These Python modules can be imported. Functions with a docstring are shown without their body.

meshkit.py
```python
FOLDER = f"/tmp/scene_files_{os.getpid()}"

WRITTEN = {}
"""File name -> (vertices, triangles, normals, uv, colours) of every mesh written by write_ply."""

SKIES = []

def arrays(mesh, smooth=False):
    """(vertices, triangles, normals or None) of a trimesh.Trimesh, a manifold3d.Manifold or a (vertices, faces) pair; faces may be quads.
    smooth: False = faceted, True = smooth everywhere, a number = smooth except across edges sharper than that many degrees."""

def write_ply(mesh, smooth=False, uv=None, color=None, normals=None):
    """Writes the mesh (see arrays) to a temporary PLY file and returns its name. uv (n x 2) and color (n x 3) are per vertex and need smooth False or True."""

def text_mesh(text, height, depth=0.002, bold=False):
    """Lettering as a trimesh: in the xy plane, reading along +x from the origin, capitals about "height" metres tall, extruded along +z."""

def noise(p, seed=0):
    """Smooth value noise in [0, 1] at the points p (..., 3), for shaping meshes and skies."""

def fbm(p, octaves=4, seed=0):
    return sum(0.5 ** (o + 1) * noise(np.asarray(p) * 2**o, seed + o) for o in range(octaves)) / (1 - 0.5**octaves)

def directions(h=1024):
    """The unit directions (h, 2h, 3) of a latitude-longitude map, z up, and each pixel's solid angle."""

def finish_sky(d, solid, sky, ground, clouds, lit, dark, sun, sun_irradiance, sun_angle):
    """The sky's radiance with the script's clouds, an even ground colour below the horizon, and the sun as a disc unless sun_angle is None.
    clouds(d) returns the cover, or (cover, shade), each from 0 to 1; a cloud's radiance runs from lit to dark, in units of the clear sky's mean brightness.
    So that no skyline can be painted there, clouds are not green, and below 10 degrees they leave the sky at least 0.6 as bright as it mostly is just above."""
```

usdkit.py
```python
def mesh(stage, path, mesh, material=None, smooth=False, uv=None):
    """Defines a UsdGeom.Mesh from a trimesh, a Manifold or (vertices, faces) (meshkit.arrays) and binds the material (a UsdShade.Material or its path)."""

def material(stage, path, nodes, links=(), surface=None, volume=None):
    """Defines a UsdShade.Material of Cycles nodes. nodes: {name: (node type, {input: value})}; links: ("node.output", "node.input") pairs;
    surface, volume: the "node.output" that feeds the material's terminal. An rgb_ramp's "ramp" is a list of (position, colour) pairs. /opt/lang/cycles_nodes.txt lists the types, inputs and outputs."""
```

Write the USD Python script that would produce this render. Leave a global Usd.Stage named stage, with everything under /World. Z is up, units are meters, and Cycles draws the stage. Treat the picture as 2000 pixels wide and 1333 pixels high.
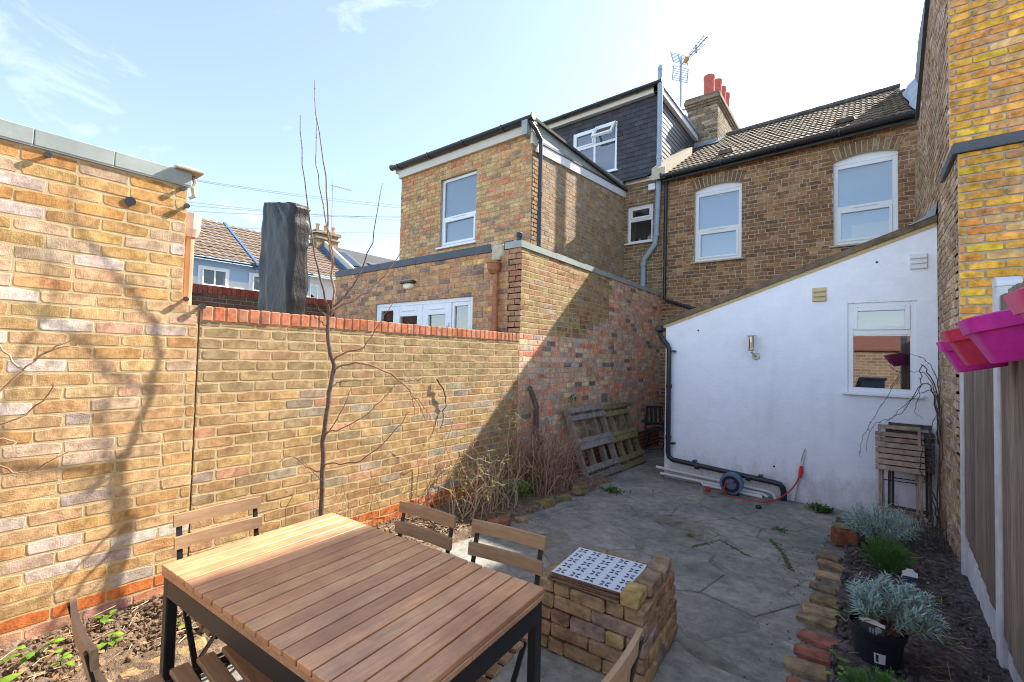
import math, random
import numpy as np, trimesh, shapely
from shapely.geometry import Polygon, box as sbox
from shapely import affinity
from scipy.spatial import Voronoi
import usdkit, meshkit
from pxr import Usd, UsdGeom, UsdLux, UsdShade, Sdf, Gf, Vt

stage = Usd.Stage.CreateInMemory()
UsdGeom.SetStageUpAxis(stage, 'Z'); UsdGeom.SetStageMetersPerUnit(stage, 1.0)
UsdGeom.Xform.Define(stage, '/World'); UsdGeom.Scope.Define(stage, '/World/Looks')

# ---------------------------------------------------------------- camera, sky, sun, exposure
EXPOSURE = 1.9
cam = UsdGeom.Camera.Define(stage, '/World/camera')
cam.CreateHorizontalApertureAttr(36.0); cam.CreateFocalLengthAttr(15.84)
cam.CreateClippingRangeAttr(Gf.Vec2f(0.05, 2000)); cam.CreateFStopAttr(0.0); cam.CreateExposureAttr(EXPOSURE)
EYE = (0.0, 0.0, 1.62)
def cam_matrix(yaw=-0.6665, pitch=-0.0329, roll=0.0240):
    cy, sy, cp, sp, cr, sr = math.cos(yaw), math.sin(yaw), math.cos(pitch), math.sin(pitch), math.cos(roll), math.sin(roll)
    Rz = np.array([[cy, -sy, 0], [sy, cy, 0], [0, 0, 1]]); base = np.array([[1, 0, 0], [0, 0, -1], [0, 1, 0.]])
    Rx = np.array([[1, 0, 0], [0, cp, -sp], [0, sp, cp]]); Rr = np.array([[cr, -sr, 0], [sr, cr, 0], [0, 0, 1]])
    return Rr @ Rx @ base @ Rz
CM = cam_matrix()
_m = np.eye(4); _m[0, :3], _m[1, :3], _m[2, :3], _m[3, :3] = CM[0], -CM[1], -CM[2], EYE
cam.AddTransformOp().Set(Gf.Matrix4d(_m.tolist()))

SUN = np.array([0.31, 1.0, 0.89]); SUN = SUN / np.linalg.norm(SUN)
SUN_ELEV, SUN_ROT = math.asin(SUN[2]), math.atan2(SUN[0], SUN[1])
SKY_STRENGTH, SUN_INTENSITY = 0.107, 0.92
sky = usdkit.material(stage, '/World/Looks/sky_material', {
    'sky': ('sky_texture', {'sky_type': 'single_scattering', 'sun_disc': False, 'sun_elevation': SUN_ELEV, 'sun_rotation': SUN_ROT,
                            'air_density': 1.0, 'aerosol_density': 0.8, 'ozone_density': 1.0, 'altitude': 50.0}),
    'tc': ('texture_coordinate', {}),
    'mp': ('mapping', {'scale': (2.2, 5.0, 9.0), 'rotation': (0.2, 0.5, 0.5), 'location': (4.0, 0.6, 1.7)}),
    'ns': ('noise_texture', {'scale': 1.0, 'detail': 9.0, 'roughness': 0.62, 'distortion': 0.5}),
    'rp': ('rgb_ramp', {'ramp': [(0.0, (0, 0, 0)), (0.59, (0, 0, 0)), (0.87, (.6, .6, .6)), (1.0, (1, 1, 1))]}),
    'veil': ('mix', {'mix_type': 'mix', 'fac': 0.30, 'color2': (1.8, 2.0, 2.3)}),
    'mx': ('mix', {'mix_type': 'mix', 'color2': (4.6, 4.7, 4.8)}),
    'bg': ('background_shader', {'strength': SKY_STRENGTH}),
}, [('tc.generated', 'mp.vector'), ('mp.vector', 'ns.vector'), ('ns.fac', 'rp.fac'), ('rp.color', 'mx.fac'), ('sky.color', 'veil.color1'), ('veil.color', 'mx.color1'), ('mx.color', 'bg.color')], surface='bg.background')
dome = UsdLux.DomeLight.Define(stage, '/World/sky')
UsdShade.MaterialBindingAPI.Apply(dome.GetPrim()).Bind(sky)
dome.GetPrim().SetCustomDataByKey('kind', 'structure')
sun = UsdLux.DistantLight.Define(stage, '/World/sun')
sun.CreateNormalizeAttr(True); sun.CreateIntensityAttr(SUN_INTENSITY); sun.CreateAngleAttr(0.5); sun.CreateColorAttr(Gf.Vec3f(1.0, 0.93, 0.83))
_z = SUN; _x = np.cross([0, 0, 1], _z); _x /= np.linalg.norm(_x); _y = np.cross(_z, _x)
_m = np.eye(4); _m[0, :3], _m[1, :3], _m[2, :3] = _x, _y, _z
sun.AddTransformOp().Set(Gf.Matrix4d(_m.tolist()))

# ---------------------------------------------------------------- helpers
rng = np.random.default_rng(7)
R = random.Random(11)
USED = {}
def numbered(parent, name):
    k = (str(parent), name); n = USED.get(k, 0); USED[k] = n + 1
    return f'{parent}/{name}' if n == 0 else f'{parent}/{name}_{n:03d}'
def P(o): return '/World' if o is None else str(o.GetPath() if hasattr(o, 'GetPath') else o)
def tag(o, label=None, cat=None, group=None, kind=None):
    o = o.GetPrim() if hasattr(o, 'GetPrim') else o
    for k, v in (('label', label), ('category', cat), ('group', group), ('kind', kind)):
        if v: o.SetCustomDataByKey(k, v)
    return o
def thing(name, label=None, cat=None, loc=(0, 0, 0), rz=0.0, group=None, kind=None):
    x = UsdGeom.Xform.Define(stage, numbered('/World', name))
    if any(loc) or rz:
        x.AddTranslateOp().Set(Gf.Vec3d(*map(float, loc))); x.AddRotateZOp().Set(float(rz))
    return tag(x, label, cat, group, kind)
def copy_of(src, loc, rz=0.0, label=None, group=None):
    was = src.GetCustomData(); name = src.GetName().rstrip('0123456789').rstrip('_')
    o = thing(name, label or was.get('label'), was.get('category'), loc, rz, group or was.get('group'))
    o.GetReferences().AddInternalReference(src.GetPath()); o.SetInstanceable(True)
    return o
def node(parent, name):
    return UsdGeom.Xform.Define(stage, numbered(P(parent), name)).GetPrim()

class MB:
    """collects faces; build() makes them one mesh. tint: a colour for each face's points"""
    def __init__(s): s.v, s.f, s.t, s.n = [], [], [], 0
    def add(s, v, f, tint=None):
        v = np.asarray(v, float); f = np.asarray(f, int)
        if f.ndim == 2 and f.shape[1] == 4: f = np.vstack([f[:, [0, 1, 2]], f[:, [0, 2, 3]]])
        s.v.append(v); s.f.append(f + s.n); s.n += len(v)
        s.t.append(np.tile(np.asarray(tint if tint is not None else (1, 1, 1), float), (len(v), 1)))
        return s
    def mesh(s, m, tint=None): return s.add(m.vertices, m.faces, tint)
    def box(s, lo, hi, bev=0.0, tint=None, M=None, o=(0, 0, 0)):
        lo, hi = np.minimum(lo, hi).astype(float), np.maximum(lo, hi).astype(float)
        v, f = bevel_box(lo, hi, min(bev, 0.49 * (hi - lo).min()))
        if M is not None: v = v @ np.asarray(M, float).T
        return s.add(v + np.asarray(o, float), f, tint)
    def bar(s, a, b, w, h=None, up=(0, 0, 1), bev=0.0, tint=None, ext=0.0):
        a, b = np.asarray(a, float), np.asarray(b, float); d = b - a; L = np.linalg.norm(d); d = d / L
        up = np.asarray(up, float); sd = np.cross(d, up)
        if np.linalg.norm(sd) < 1e-6: sd = np.cross(d, (1, 0, 0))
        sd /= np.linalg.norm(sd); u2 = np.cross(sd, d); h = h or w
        return s.box((-ext, -w / 2, -h / 2), (L + ext, w / 2, h / 2), bev, tint, np.stack([d, -sd, u2], 1), a)
    def tube(s, pts, r, n=6, tint=None, cap=True):
        pts = np.asarray(pts, float); m = len(pts); r = np.broadcast_to(np.asarray(r, float), (m,))
        t = np.gradient(pts, axis=0) if m > 2 else np.tile(pts[-1] - pts[0], (m, 1))
        t /= np.maximum(np.linalg.norm(t, axis=1, keepdims=True), 1e-9)
        ref = np.array([0, 0, 1.0]) if abs(t[0, 2]) < .9 else np.array([1.0, 0, 0]); out = []
        u = np.cross(t[0], ref); u /= np.linalg.norm(u)
        for i in range(m):
            u = u - t[i] * (u @ t[i]); u /= max(np.linalg.norm(u), 1e-9); w = np.cross(t[i], u)
            a = np.arange(n) * 2 * math.pi / n
            out.append(pts[i] + r[i] * (np.cos(a)[:, None] * u + np.sin(a)[:, None] * w))
        v = np.vstack(out); f = []
        for i in range(m - 1):
            for k in range(n):
                k2 = (k + 1) % n; a0 = i * n
                f += [(a0 + k, a0 + k2, a0 + n + k2), (a0 + k, a0 + n + k2, a0 + n + k)]
        if cap:
            for k in range(1, n - 1): f += [(0, k + 1, k), ((m - 1) * n, (m - 1) * n + k, (m - 1) * n + k + 1)]
        return s.add(v, f, tint)
    def lathe(s, prof, n=20, o=(0, 0, 0), tint=None, M=None):
        prof = np.asarray(prof, float); a = np.arange(n) * 2 * math.pi / n
        v = np.array([[r * math.cos(t), r * math.sin(t), z] for r, z in prof for t in a])
        if M is not None: v = v @ np.asarray(M, float).T
        f = []
        for i in range(len(prof) - 1):
            for k in range(n):
                k2 = (k + 1) % n; f += [(i * n + k, i * n + k2, (i + 1) * n + k2), (i * n + k, (i + 1) * n + k2, (i + 1) * n + k)]
        return s.add(v + np.asarray(o, float), f, tint)
    def prism(s, poly, fr, n0, n1, tint=None):
        """a shapely polygon in a wall's frame, from depth n0 to n1"""
        for g in getattr(poly, 'geoms', [poly]):
            if g.is_empty or g.area < 1e-7: continue
            m = trimesh.creation.extrude_polygon(g, n1 - n0, engine='earcut')
            v = m.vertices; s.add(fr.at(v[:, 0], v[:, 1], v[:, 2] + n0), m.faces, tint)
        return s
    def build(s, name, mat, parent=None, smooth=False, tint=False):
        if not s.v: return None
        v, f = np.vstack(s.v), np.vstack(s.f)
        path = numbered(P(parent), name)
        if tint:
            m = usdkit.mesh(stage, path, (v, f), M[mat])
            UsdGeom.PrimvarsAPI(m).CreatePrimvar('tint', Sdf.ValueTypeNames.Color3fArray, 'vertex').Set(Vt.Vec3fArray.FromNumpy(np.vstack(s.t).astype(np.float32)))
        else:
            m = usdkit.mesh(stage, path, (v, f), M[mat], smooth=smooth)
        m.CreateDoubleSidedAttr(True)
        return m.GetPrim()

_BB = {}
def bevel_box(lo, hi, b):
    if b <= 0:
        v = np.array([[x, y, z] for x in (lo[0], hi[0]) for y in (lo[1], hi[1]) for z in (lo[2], hi[2])])
        return v, np.array([(0, 1, 3, 2), (4, 6, 7, 5), (0, 4, 5, 1), (2, 3, 7, 6), (0, 2, 6, 4), (1, 5, 7, 3)])
    if 'f' not in _BB:
        u = np.array([[x, y, z] for x in (-1, 1) for y in (-1, 1) for z in (-1, 1)], float)
        pts = np.vstack([u * (1, .8, .8), u * (.8, 1, .8), u * (.8, .8, 1)]); h = trimesh.convex.convex_hull(pts)
        idx = [int(np.argmin(np.abs(pts - q).sum(1))) for q in h.vertices]
        _BB['f'] = np.array(idx)[h.faces]; _BB['u'] = u
    u, c, e = _BB['u'], (lo + hi) / 2, (hi - lo) / 2
    v = np.vstack([u * (e - np.array([0 if k == i else b for k in range(3)])) for i in range(3)])
    return v + c, _BB['f']

class Fr:
    """a wall's frame: u along it, v up, n out of it"""
    def __init__(s, O, U, N): s.O, s.U, s.N = (np.asarray(x, float) for x in (O, U, N))
    def at(s, u, v, n=0.0):
        u, v, n = np.broadcast_arrays(np.asarray(u, float), np.asarray(v, float), np.asarray(n, float))
        return s.O + u[..., None] * s.U + v[..., None] * np.array([0, 0, 1.0]) + n[..., None] * s.N
    @property
    def M(s): return np.stack([s.U, np.array([0, 0, 1.0]), s.N], 1)
    def box(s, mb, u0, u1, v0, v1, n0, n1, bev=0.0, tint=None): return mb.box((u0, v0, n0), (u1, v1, n1), bev, tint, s.M, s.O)
def facing_garden(y): return Fr((0, y, 0), (1, 0, 0), (0, -1, 0))     # u = x
def facing_right(x): return Fr((x, 0, 0), (0, 1, 0), (1, 0, 0))       # u = y
def facing_left(x): return Fr((x, 0, 0), (0, -1, 0), (-1, 0, 0))      # u = -y

def seen(p):
    q = CM @ (np.asarray(p, float) - EYE)
    if q[2] < .1: return False
    x, y = 880.2 * q[0] / q[2] + 1000, 880.2 * q[1] / q[2] + 666.5
    return -60 < x < 2060 and -60 < y < 1400

# ---------------------------------------------------------------- materials
M = {}
def mottled(name, c1, c2, scale=8.0, rough=0.85, bump=0.0, bscale=None, spec=0.3, metallic=0.0, stretch=(1, 1, 1), obj=False, tint=False, detail=5.0, c3=None, dist=0.01, big=None, rrough=0.6, sheen=0):
    n = {'geo': ('texture_coordinate', {}) if obj else ('geometry', {}), 'mp': ('mapping', {'scale': stretch}),
         'ns': ('noise_texture', {'scale': scale, 'detail': detail, 'roughness': rrough}),
         'p': ('principled_bsdf', {'roughness': rough, 'metallic': metallic, 'specular_ior_level': spec})}
    l = [('geo.object' if obj else 'geo.position', 'mp.vector'), ('mp.vector', 'ns.vector'), ('ns.fac', 'rp.fac')]
    stops = [(0.0, c1), (.3, c1), (.7, c2), (1.0, c2)] if c3 is None else [(0, c1), (.32, c1), (.5, c3), (.68, c2), (1, c2)]
    n['rp'] = ('rgb_ramp', {'ramp': stops}); out = 'rp.color'
    if big is not None:
        n['nb'] = ('noise_texture', {'scale': big[0], 'detail': 4.0, 'roughness': .65}); n['rb'] = ('rgb_ramp', {'ramp': [(0, big[1]), (.36, big[1]), (.64, big[2]), (1, big[2])]})
        n['mb'] = ('mix', {'mix_type': 'multiply', 'fac': 1.0}); l += [('geo.object' if obj else 'geo.position', 'nb.vector'), ('nb.fac', 'rb.fac'), (out, 'mb.color1'), ('rb.color', 'mb.color2')]; out = 'mb.color'
    if tint:
        n['at'] = ('attribute', {'attribute': 'tint'}); n['mt'] = ('mix', {'mix_type': 'multiply', 'fac': 1.0})
        l += [('at.color', 'mt.color1'), (out, 'mt.color2')]; out = 'mt.color'
    l.append((out, 'p.base_color'))
    if bump:
        n['nn'] = ('noise_texture', {'scale': bscale or scale * 3, 'detail': 6.0, 'roughness': .65}); n['bp'] = ('bump', {'strength': bump, 'distance': dist})
        l += [('mp.vector', 'nn.vector'), ('nn.fac', 'bp.height'), ('bp.normal', 'p.normal')]
    M[name] = usdkit.material(stage, f'/World/Looks/{name}', n, l, surface='p.BSDF')
def plain(name, c, rough=0.5, spec=0.4, metallic=0.0, vary=0.12, scale=6.0):
    c = np.array(c, float); mottled(name, tuple(c * (1 - vary)), tuple(np.minimum(c * (1 + vary), .95)), scale, rough, spec=spec, metallic=metallic)
def leafy(name, c1, c2, scale=14.0, rough=.6, trans=.3):
    M[name] = usdkit.material(stage, f'/World/Looks/{name}', {
        'geo': ('geometry', {}), 'ns': ('noise_texture', {'scale': scale, 'detail': 3.0}), 'rp': ('rgb_ramp', {'ramp': [(0, c1), (.35, c1), (.65, c2), (1, c2)]}),
        'p': ('principled_bsdf', {'roughness': rough, 'specular_ior_level': .25}), 't': ('translucent_bsdf', {}), 'm': ('mix_closure', {'fac': trans})},
        [('geo.position', 'ns.vector'), ('ns.fac', 'rp.fac'), ('rp.color', 'p.base_color'), ('rp.color', 't.color'), ('p.BSDF', 'm.closure1'), ('t.BSDF', 'm.closure2')], surface='m.closure')
def glass(name, ior=1.9, tintc=(.92, .95, .95)):
    M[name] = usdkit.material(stage, f'/World/Looks/{name}', {
        'f': ('fresnel', {'IOR': ior}), 't': ('transparent_bsdf', {'color': tintc}), 'g': ('glossy_bsdf', {'color': (.95, .97, 1), 'roughness': .015}), 'm': ('mix_closure', {})},
        [('f.fac', 'm.fac'), ('t.BSDF', 'm.closure1'), ('g.BSDF', 'm.closure2')], surface='m.closure')

mottled('brick', (.80, .77, .75), (1.2, 1.2, 1.22), 26, .9, .6, 120, .15, tint=True, dist=.006, big=(6.5, (.76, .73, .70), (1.16, 1.17, 1.2)))
mottled('brick_old', (.5, .48, .46), (1.35, 1.3, 1.25), 16, .95, .9, 60, .1, tint=True, dist=.012, big=(1.1, (.75, .72, .7), (1.15, 1.12, 1.1)))
mottled('mortar_sand', (.49, .36, .19), (.64, .49, .28), 30, .95, .5, 140, .1, dist=.006)
mottled('mortar_grey', (.36, .31, .25), (.48, .42, .35), 30, .95, .5, 140, .1, dist=.006)
mottled('mortar_pale', (.46, .39, .30), (.62, .53, .42), 24, .95, .5, 120, .1, dist=.006)
M['rendered_wall'] = usdkit.material(stage, '/World/Looks/rendered_wall', {
    'g': ('geometry', {}), 'n1': ('noise_texture', {'scale': 5.0, 'detail': 7.0, 'roughness': .75}), 'r1': ('rgb_ramp', {'ramp': [(.3, (.80, .82, .89)), (.7, (.89, .90, .95))]}),
    'n2': ('noise_texture', {'scale': .9, 'detail': 5.0}), 'r2': ('rgb_ramp', {'ramp': [(.35, (.93, .93, .92)), (.65, (1.0, 1.0, 1.0))]}), 'm1': ('mix', {'mix_type': 'multiply', 'fac': 1.0}),
    'xyz': ('separate_xyz', {}), 'mr': ('map_range', {'from_min': -.2, 'from_max': .55, 'to_min': 1.0, 'to_max': 0.0, 'clamp': True}), 'mp': ('mapping', {'scale': (1, 1, .5)}),
    'n3': ('noise_texture', {'scale': 9.0, 'detail': 8.0, 'roughness': .78}), 'ad': ('math', {'math_type': 'multiply_add', 'value2': .42}), 'r3': ('rgb_ramp', {'ramp': [(.62, (0, 0, 0)), (.90, (.55, .55, .55)), (1.0, (.7, .7, .7))]}), 'm2': ('mix', {'mix_type': 'mix', 'color2': (.42, .37, .30)}),
    'mps': ('mapping', {'scale': (9, 9, .5)}), 'n4': ('noise_texture', {'scale': 1.0, 'detail': 6.0}), 'r4': ('rgb_ramp', {'ramp': [(.60, (1, 1, 1)), (.80, (.93, .925, .90))]}), 'm3': ('mix', {'mix_type': 'multiply', 'fac': 1.0}),
    'nb': ('noise_texture', {'scale': 17.0, 'detail': 7.0, 'roughness': .7}), 'bp': ('bump', {'strength': .55, 'distance': .016}), 'p': ('principled_bsdf', {'roughness': .9, 'specular_ior_level': .2})},
    [('g.position', 'n1.vector'), ('g.position', 'n2.vector'), ('n1.fac', 'r1.fac'), ('n2.fac', 'r2.fac'), ('r1.color', 'm1.color1'), ('r2.color', 'm1.color2'), ('g.position', 'xyz.vector'), ('xyz.z', 'mr.value'), ('g.position', 'mp.vector'), ('mp.vector', 'n3.vector'),
     ('mr.result', 'ad.value1'), ('n3.fac', 'ad.value3'), ('ad.value', 'r3.fac'), ('r3.color', 'm2.fac'), ('g.position', 'mps.vector'), ('mps.vector', 'n4.vector'), ('n4.fac', 'r4.fac'), ('m1.color', 'm3.color1'), ('r4.color', 'm3.color2'), ('m3.color', 'm2.color1'), ('m2.color', 'p.base_color'),
     ('g.position', 'nb.vector'), ('nb.fac', 'bp.height'), ('bp.normal', 'p.normal')], surface='p.BSDF')
mottled('patio_stone', (.58, .58, .56), (1.28, 1.25, 1.19), 11, .88, .8, 60, .2, tint=True, dist=.008, rrough=.75, big=(1.1, (.68, .70, .70), (1.24, 1.2, 1.12)))
mottled('patio_joint', (.10, .105, .075), (.26, .25, .20), 7, .95, .6, 70, .1, c3=(.20, .185, .155))
mottled('soil_dry', (.11, .075, .05), (.32, .23, .16), 26, .97, .9, 90, .05, c3=(.20, .14, .095), dist=.02)
mottled('soil_dark', (.06, .049, .048), (.22, .18, .165), 24, .97, .9, 90, .05, c3=(.12, .098, .092), dist=.02)
mottled('earth', (.10, .085, .06), (.17, .14, .10), 3, .95, .3, 20)
mottled('debris', (.14, .09, .05), (.42, .31, .20), 40, .95, c3=(.26, .17, .10))
mottled('coping_metal', (.30, .34, .315), (.40, .435, .405), 5, .55, .1, 40, .4, big=(2.0, (.85, .85, .85), (1.08, 1.08, 1.06)))
mottled('coping_dark', (.055, .06, .07), (.085, .092, .105), 5, .5, .1, 40, .4)
plain('upvc', (.80, .81, .83), .35, .5, vary=.03)
plain('fascia_cream', (.62, .58, .50), .5, vary=.05)
plain('gutter_dark', (.028, .031, .036), .35, .5)
plain('black_plastic', (.014, .015, .018), .3, .5, vary=.2)
plain('grey_pipe', (.30, .36, .41), .4, .4)
plain('white_pipe', (.66, .65, .62), .45, .4, vary=.06)
plain('black_metal', (.013, .013, .014), .42, .5, vary=.2)
plain('galvanised', (.32, .34, .36), .4, .5, .6)
mottled('copper_brown', (.26, .10, .042), (.42, .17, .07), 12, .5, spec=.4)
mottled('terracotta_white', (.52, .22, .09), (.75, .6, .5), 3.5, .55)
mottled('chimney_pot', (.40, .085, .06), (.55, .14, .10), 14, .8, .2, 60)
mottled('stone_pale', (.40, .34, .24), (.56, .49, .36), 14, .9, .4, 60)
mottled('concrete', (.52, .53, .54), (.70, .70, .70), 10, .9, .4, 90, .2, big=(1.2, (.8, .8, .8), (1.05, 1.05, 1.05)))
mottled('fence_wood', (.62, .60, .58), (1.5, 1.38, 1.27), 5, .85, .6, 14, .15, stretch=(9, 9, .8), tint=True, dist=.006)
mottled('table_wood', (1.05, 1.0, .92), (1.62, 1.56, 1.46), 6, .36, .18, 20, .8, stretch=(12, 1.1, 12), tint=True, dist=.003, big=(4, (.78, .70, .72), (1.08, 1.06, 1.02)))
mottled('chair_wood', (.30, .175, .09), (.44, .275, .155), 6, .5, .15, 20, .35, stretch=(1.2, 10, 10), obj=True, dist=.003)
mottled('old_wood', (.65, .64, .62), (1.35, 1.3, 1.25), 5, .9, .6, 16, .1, stretch=(3, 3, 3), tint=True, dist=.006)
mottled('roof_tile', (.55, .52, .5), (1.5, 1.45, 1.4), 9, .85, .5, 70, .2, tint=True, dist=.006)
mottled('slate', (.7, .7, .72), (1.25, 1.25, 1.25), 10, .45, .2, 50, .4, tint=True, dist=.003)
mottled('felt', (.06, .062, .06), (.10, .10, .095), 8, .9, .3, 80)
mottled('lead', (.20, .23, .27), (.34, .38, .43), 5, .5, .2, 14, .5, metallic=.25)
mottled('blue_render', (.30, .43, .60), (.34, .48, .66), 1.2, .9, .1, 30)
mottled('blue_paint', (.05, .12, .25), (.07, .16, .30), 3, .6)
mottled('white_render', (.58, .57, .56), (.66, .65, .63), 1.2, .9, .1, 30)
mottled('interior', (.05, .055, .06), (.09, .09, .10), 1.5, .9)
mottled('pane_backing', (.46, .54, .62), (.52, .60, .66), 1.0, .9)
mottled('sky_reflection_blue', (.34, .50, .67), (.42, .57, .73), 1.0, .9)  # backing panel coloured blue to paint in the reflected sky
plain('paper_cream', (.78, .74, .62), .9, vary=.03)
plain('lamp_metal', (.45, .42, .36), .35, .5, .8)
plain('lamp_lens', (.75, .66, .45), .3, .5)
plain('vent_buff', (.58, .45, .25), .7); plain('vent_white', (.70, .70, .72), .6, vary=.03)
plain('red_plastic', (.52, .012, .02), .35, .5); plain('reel_grey', (.11, .16, .24), .4, .4)
plain('planter_magenta', (.52, .022, .27), .5, .35, vary=.16, scale=18); plain('planter_red', (.50, .028, .07), .5, .35, vary=.16, scale=18); plain('planter_pink', (.60, .05, .14), .42, .35, vary=.05)
plain('pot_black', (.012, .014, .02), .4, .4); plain('label_white', (.7, .7, .7), .6, vary=.03); plain('label_blue', (.02, .035, .07), .5); plain('label_green', (.012, .03, .025), .5)
plain('tile_white', (.62, .68, .74), .25, .5, vary=.03); plain('tile_print', (.035, .055, .075), .3, .5, vary=.1); plain('tile_body', (.20, .11, .065), .8, vary=.3, scale=30)
plain('purple', (.16, .07, .42), .5); plain('steel_bolt', (.06, .06, .065), .4, .5, .6)
mottled('black_sheet', (.010, .010, .013), (.036, .028, .024), 3.0, .46, .5, 16, .4, stretch=(2, 2, .8), dist=.02)
mottled('bark', (.085, .052, .040), (.20, .135, .10), 40, .8, .4, 120)
mottled('twig', (.16, .085, .05), (.36, .22, .13), 30, .85)
mottled('twig_pale', (.30, .21, .13), (.50, .38, .24), 30, .85)
mottled('vine_stem', (.05, .037, .03), (.13, .10, .075), 30, .85)
leafy('silver_leaf', (.26, .41, .36), (.46, .61, .55), 30, .7, .15)
leafy('green_needle', (.07, .19, .045), (.16, .33, .08), 20)
leafy('weed_leaf', (.10, .22, .02), (.26, .42, .05), 20, .5, .35)
leafy('moss', (.07, .075, .02), (.14, .13, .04), 40)
leafy('dry_leaf', (.30, .16, .07), (.50, .32, .17), 20)
glass('window_glass', 3.0); glass('window_glass_dark', 1.75, (.75, .8, .82))

glass('window_glass_sky', 2.2); plain('orange_box', (.55, .20, .02), .5); plain('cable_grey', (.28, .36, .46), .7); mottled('chimney_pot_pale', (.45, .28, .17), (.55, .36, .24), 10, .8)
mottled('roof_verge', (.11, .085, .06), (.24, .18, .12), 9, .95, .8, 40, .1, dist=.02); plain('label_pic', (.22, .25, .27), .5, vary=.4, scale=60); leafy('weed_dark', (.035, .10, .018), (.10, .20, .04), 20, .55, .25)
mottled('debris_pale', (.25, .24, .22), (.5, .48, .45), 30, .9); mottled('dead_stem', (.17, .075, .045), (.30, .15, .09), 20, .85); mottled('dead_stem2', (.24, .13, .08), (.40, .26, .17), 20, .85); mottled('twig_pink', (.36, .19, .14), (.52, .34, .25), 20, .8)
M['far_brick'] = usdkit.material(stage, '/World/Looks/far_brick', {'g': ('geometry', {}), 'mp': ('mapping', {'rotation': (1.5708, 0, 0)}), 'b': ('brick_texture', {'color1': (.27, .18, .11), 'color2': (.18, .11, .07), 'mortar': (.36, .31, .24), 'scale': 4.4, 'mortar_size': .03, 'brick_width': 1.0, 'row_height': .33}), 'p': ('principled_bsdf', {'roughness': .9})},
    [('g.position', 'mp.vector'), ('mp.vector', 'b.vector'), ('b.color', 'p.base_color')], surface='p.BSDF')
plain('far_tiles', (.20, .085, .06), .9)
mottled('salmon_pipe', (.50, .24, .13), (.62, .34, .20), 8, .6)

# ---------------------------------------------------------------- brickwork
def pick(r, pal):
    w = np.array([p[0] for p in pal], float); k = r.choice(len(pal), p=w / w.sum())
    c = np.array(pal[k][1], float); return np.clip(c * (1 + r.normal(0, .075)) * (1 + r.normal(0, .02, 3)), .01, .9)
TALL = [(6, (.56, .36, .165)), (4, (.57, .38, .20)), (2.2, (.585, .425, .29)), (2, (.55, .32, .13)), (1.0, (.58, .36, .23)), (.3, (.50, .40, .32)), (1.1, (.65, .54, .43))]
TALL_TOP = [(4, (.54, .34, .14)), (3, (.52, .285, .10)), (2, (.55, .39, .25)), (1.2, (.60, .48, .40))]
LOW = [(7, (0.474, 0.31, 0.144)), (5, (0.453, 0.285, 0.13)), (2, (0.381, 0.275, 0.149)), (0.8, (0.402, 0.32, 0.223)), (1.0, (0.515, 0.295, 0.158)), (1.2, (0.505, 0.345, 0.14))]
LOW_TOP = [(5, (.40, .285, .145)), (3, (.345, .25, .125)), (1, (.42, .26, .14))]
SIDE_SHADE_LIFT = [(4, (0.764, 0.52, 0.348)), (3, (0.655, 0.445, 0.32)), (2.2, (0.782, 0.398, 0.256)), (1.2, (0.842, 0.333, 0.214)), (2, (0.598, 0.481, 0.421)), (1, (0.85, 0.646, 0.381)), (0.6, (0.282, 0.232, 0.218))]  # bricks lightened in colour to lift the shaded part of the side wall
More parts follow.
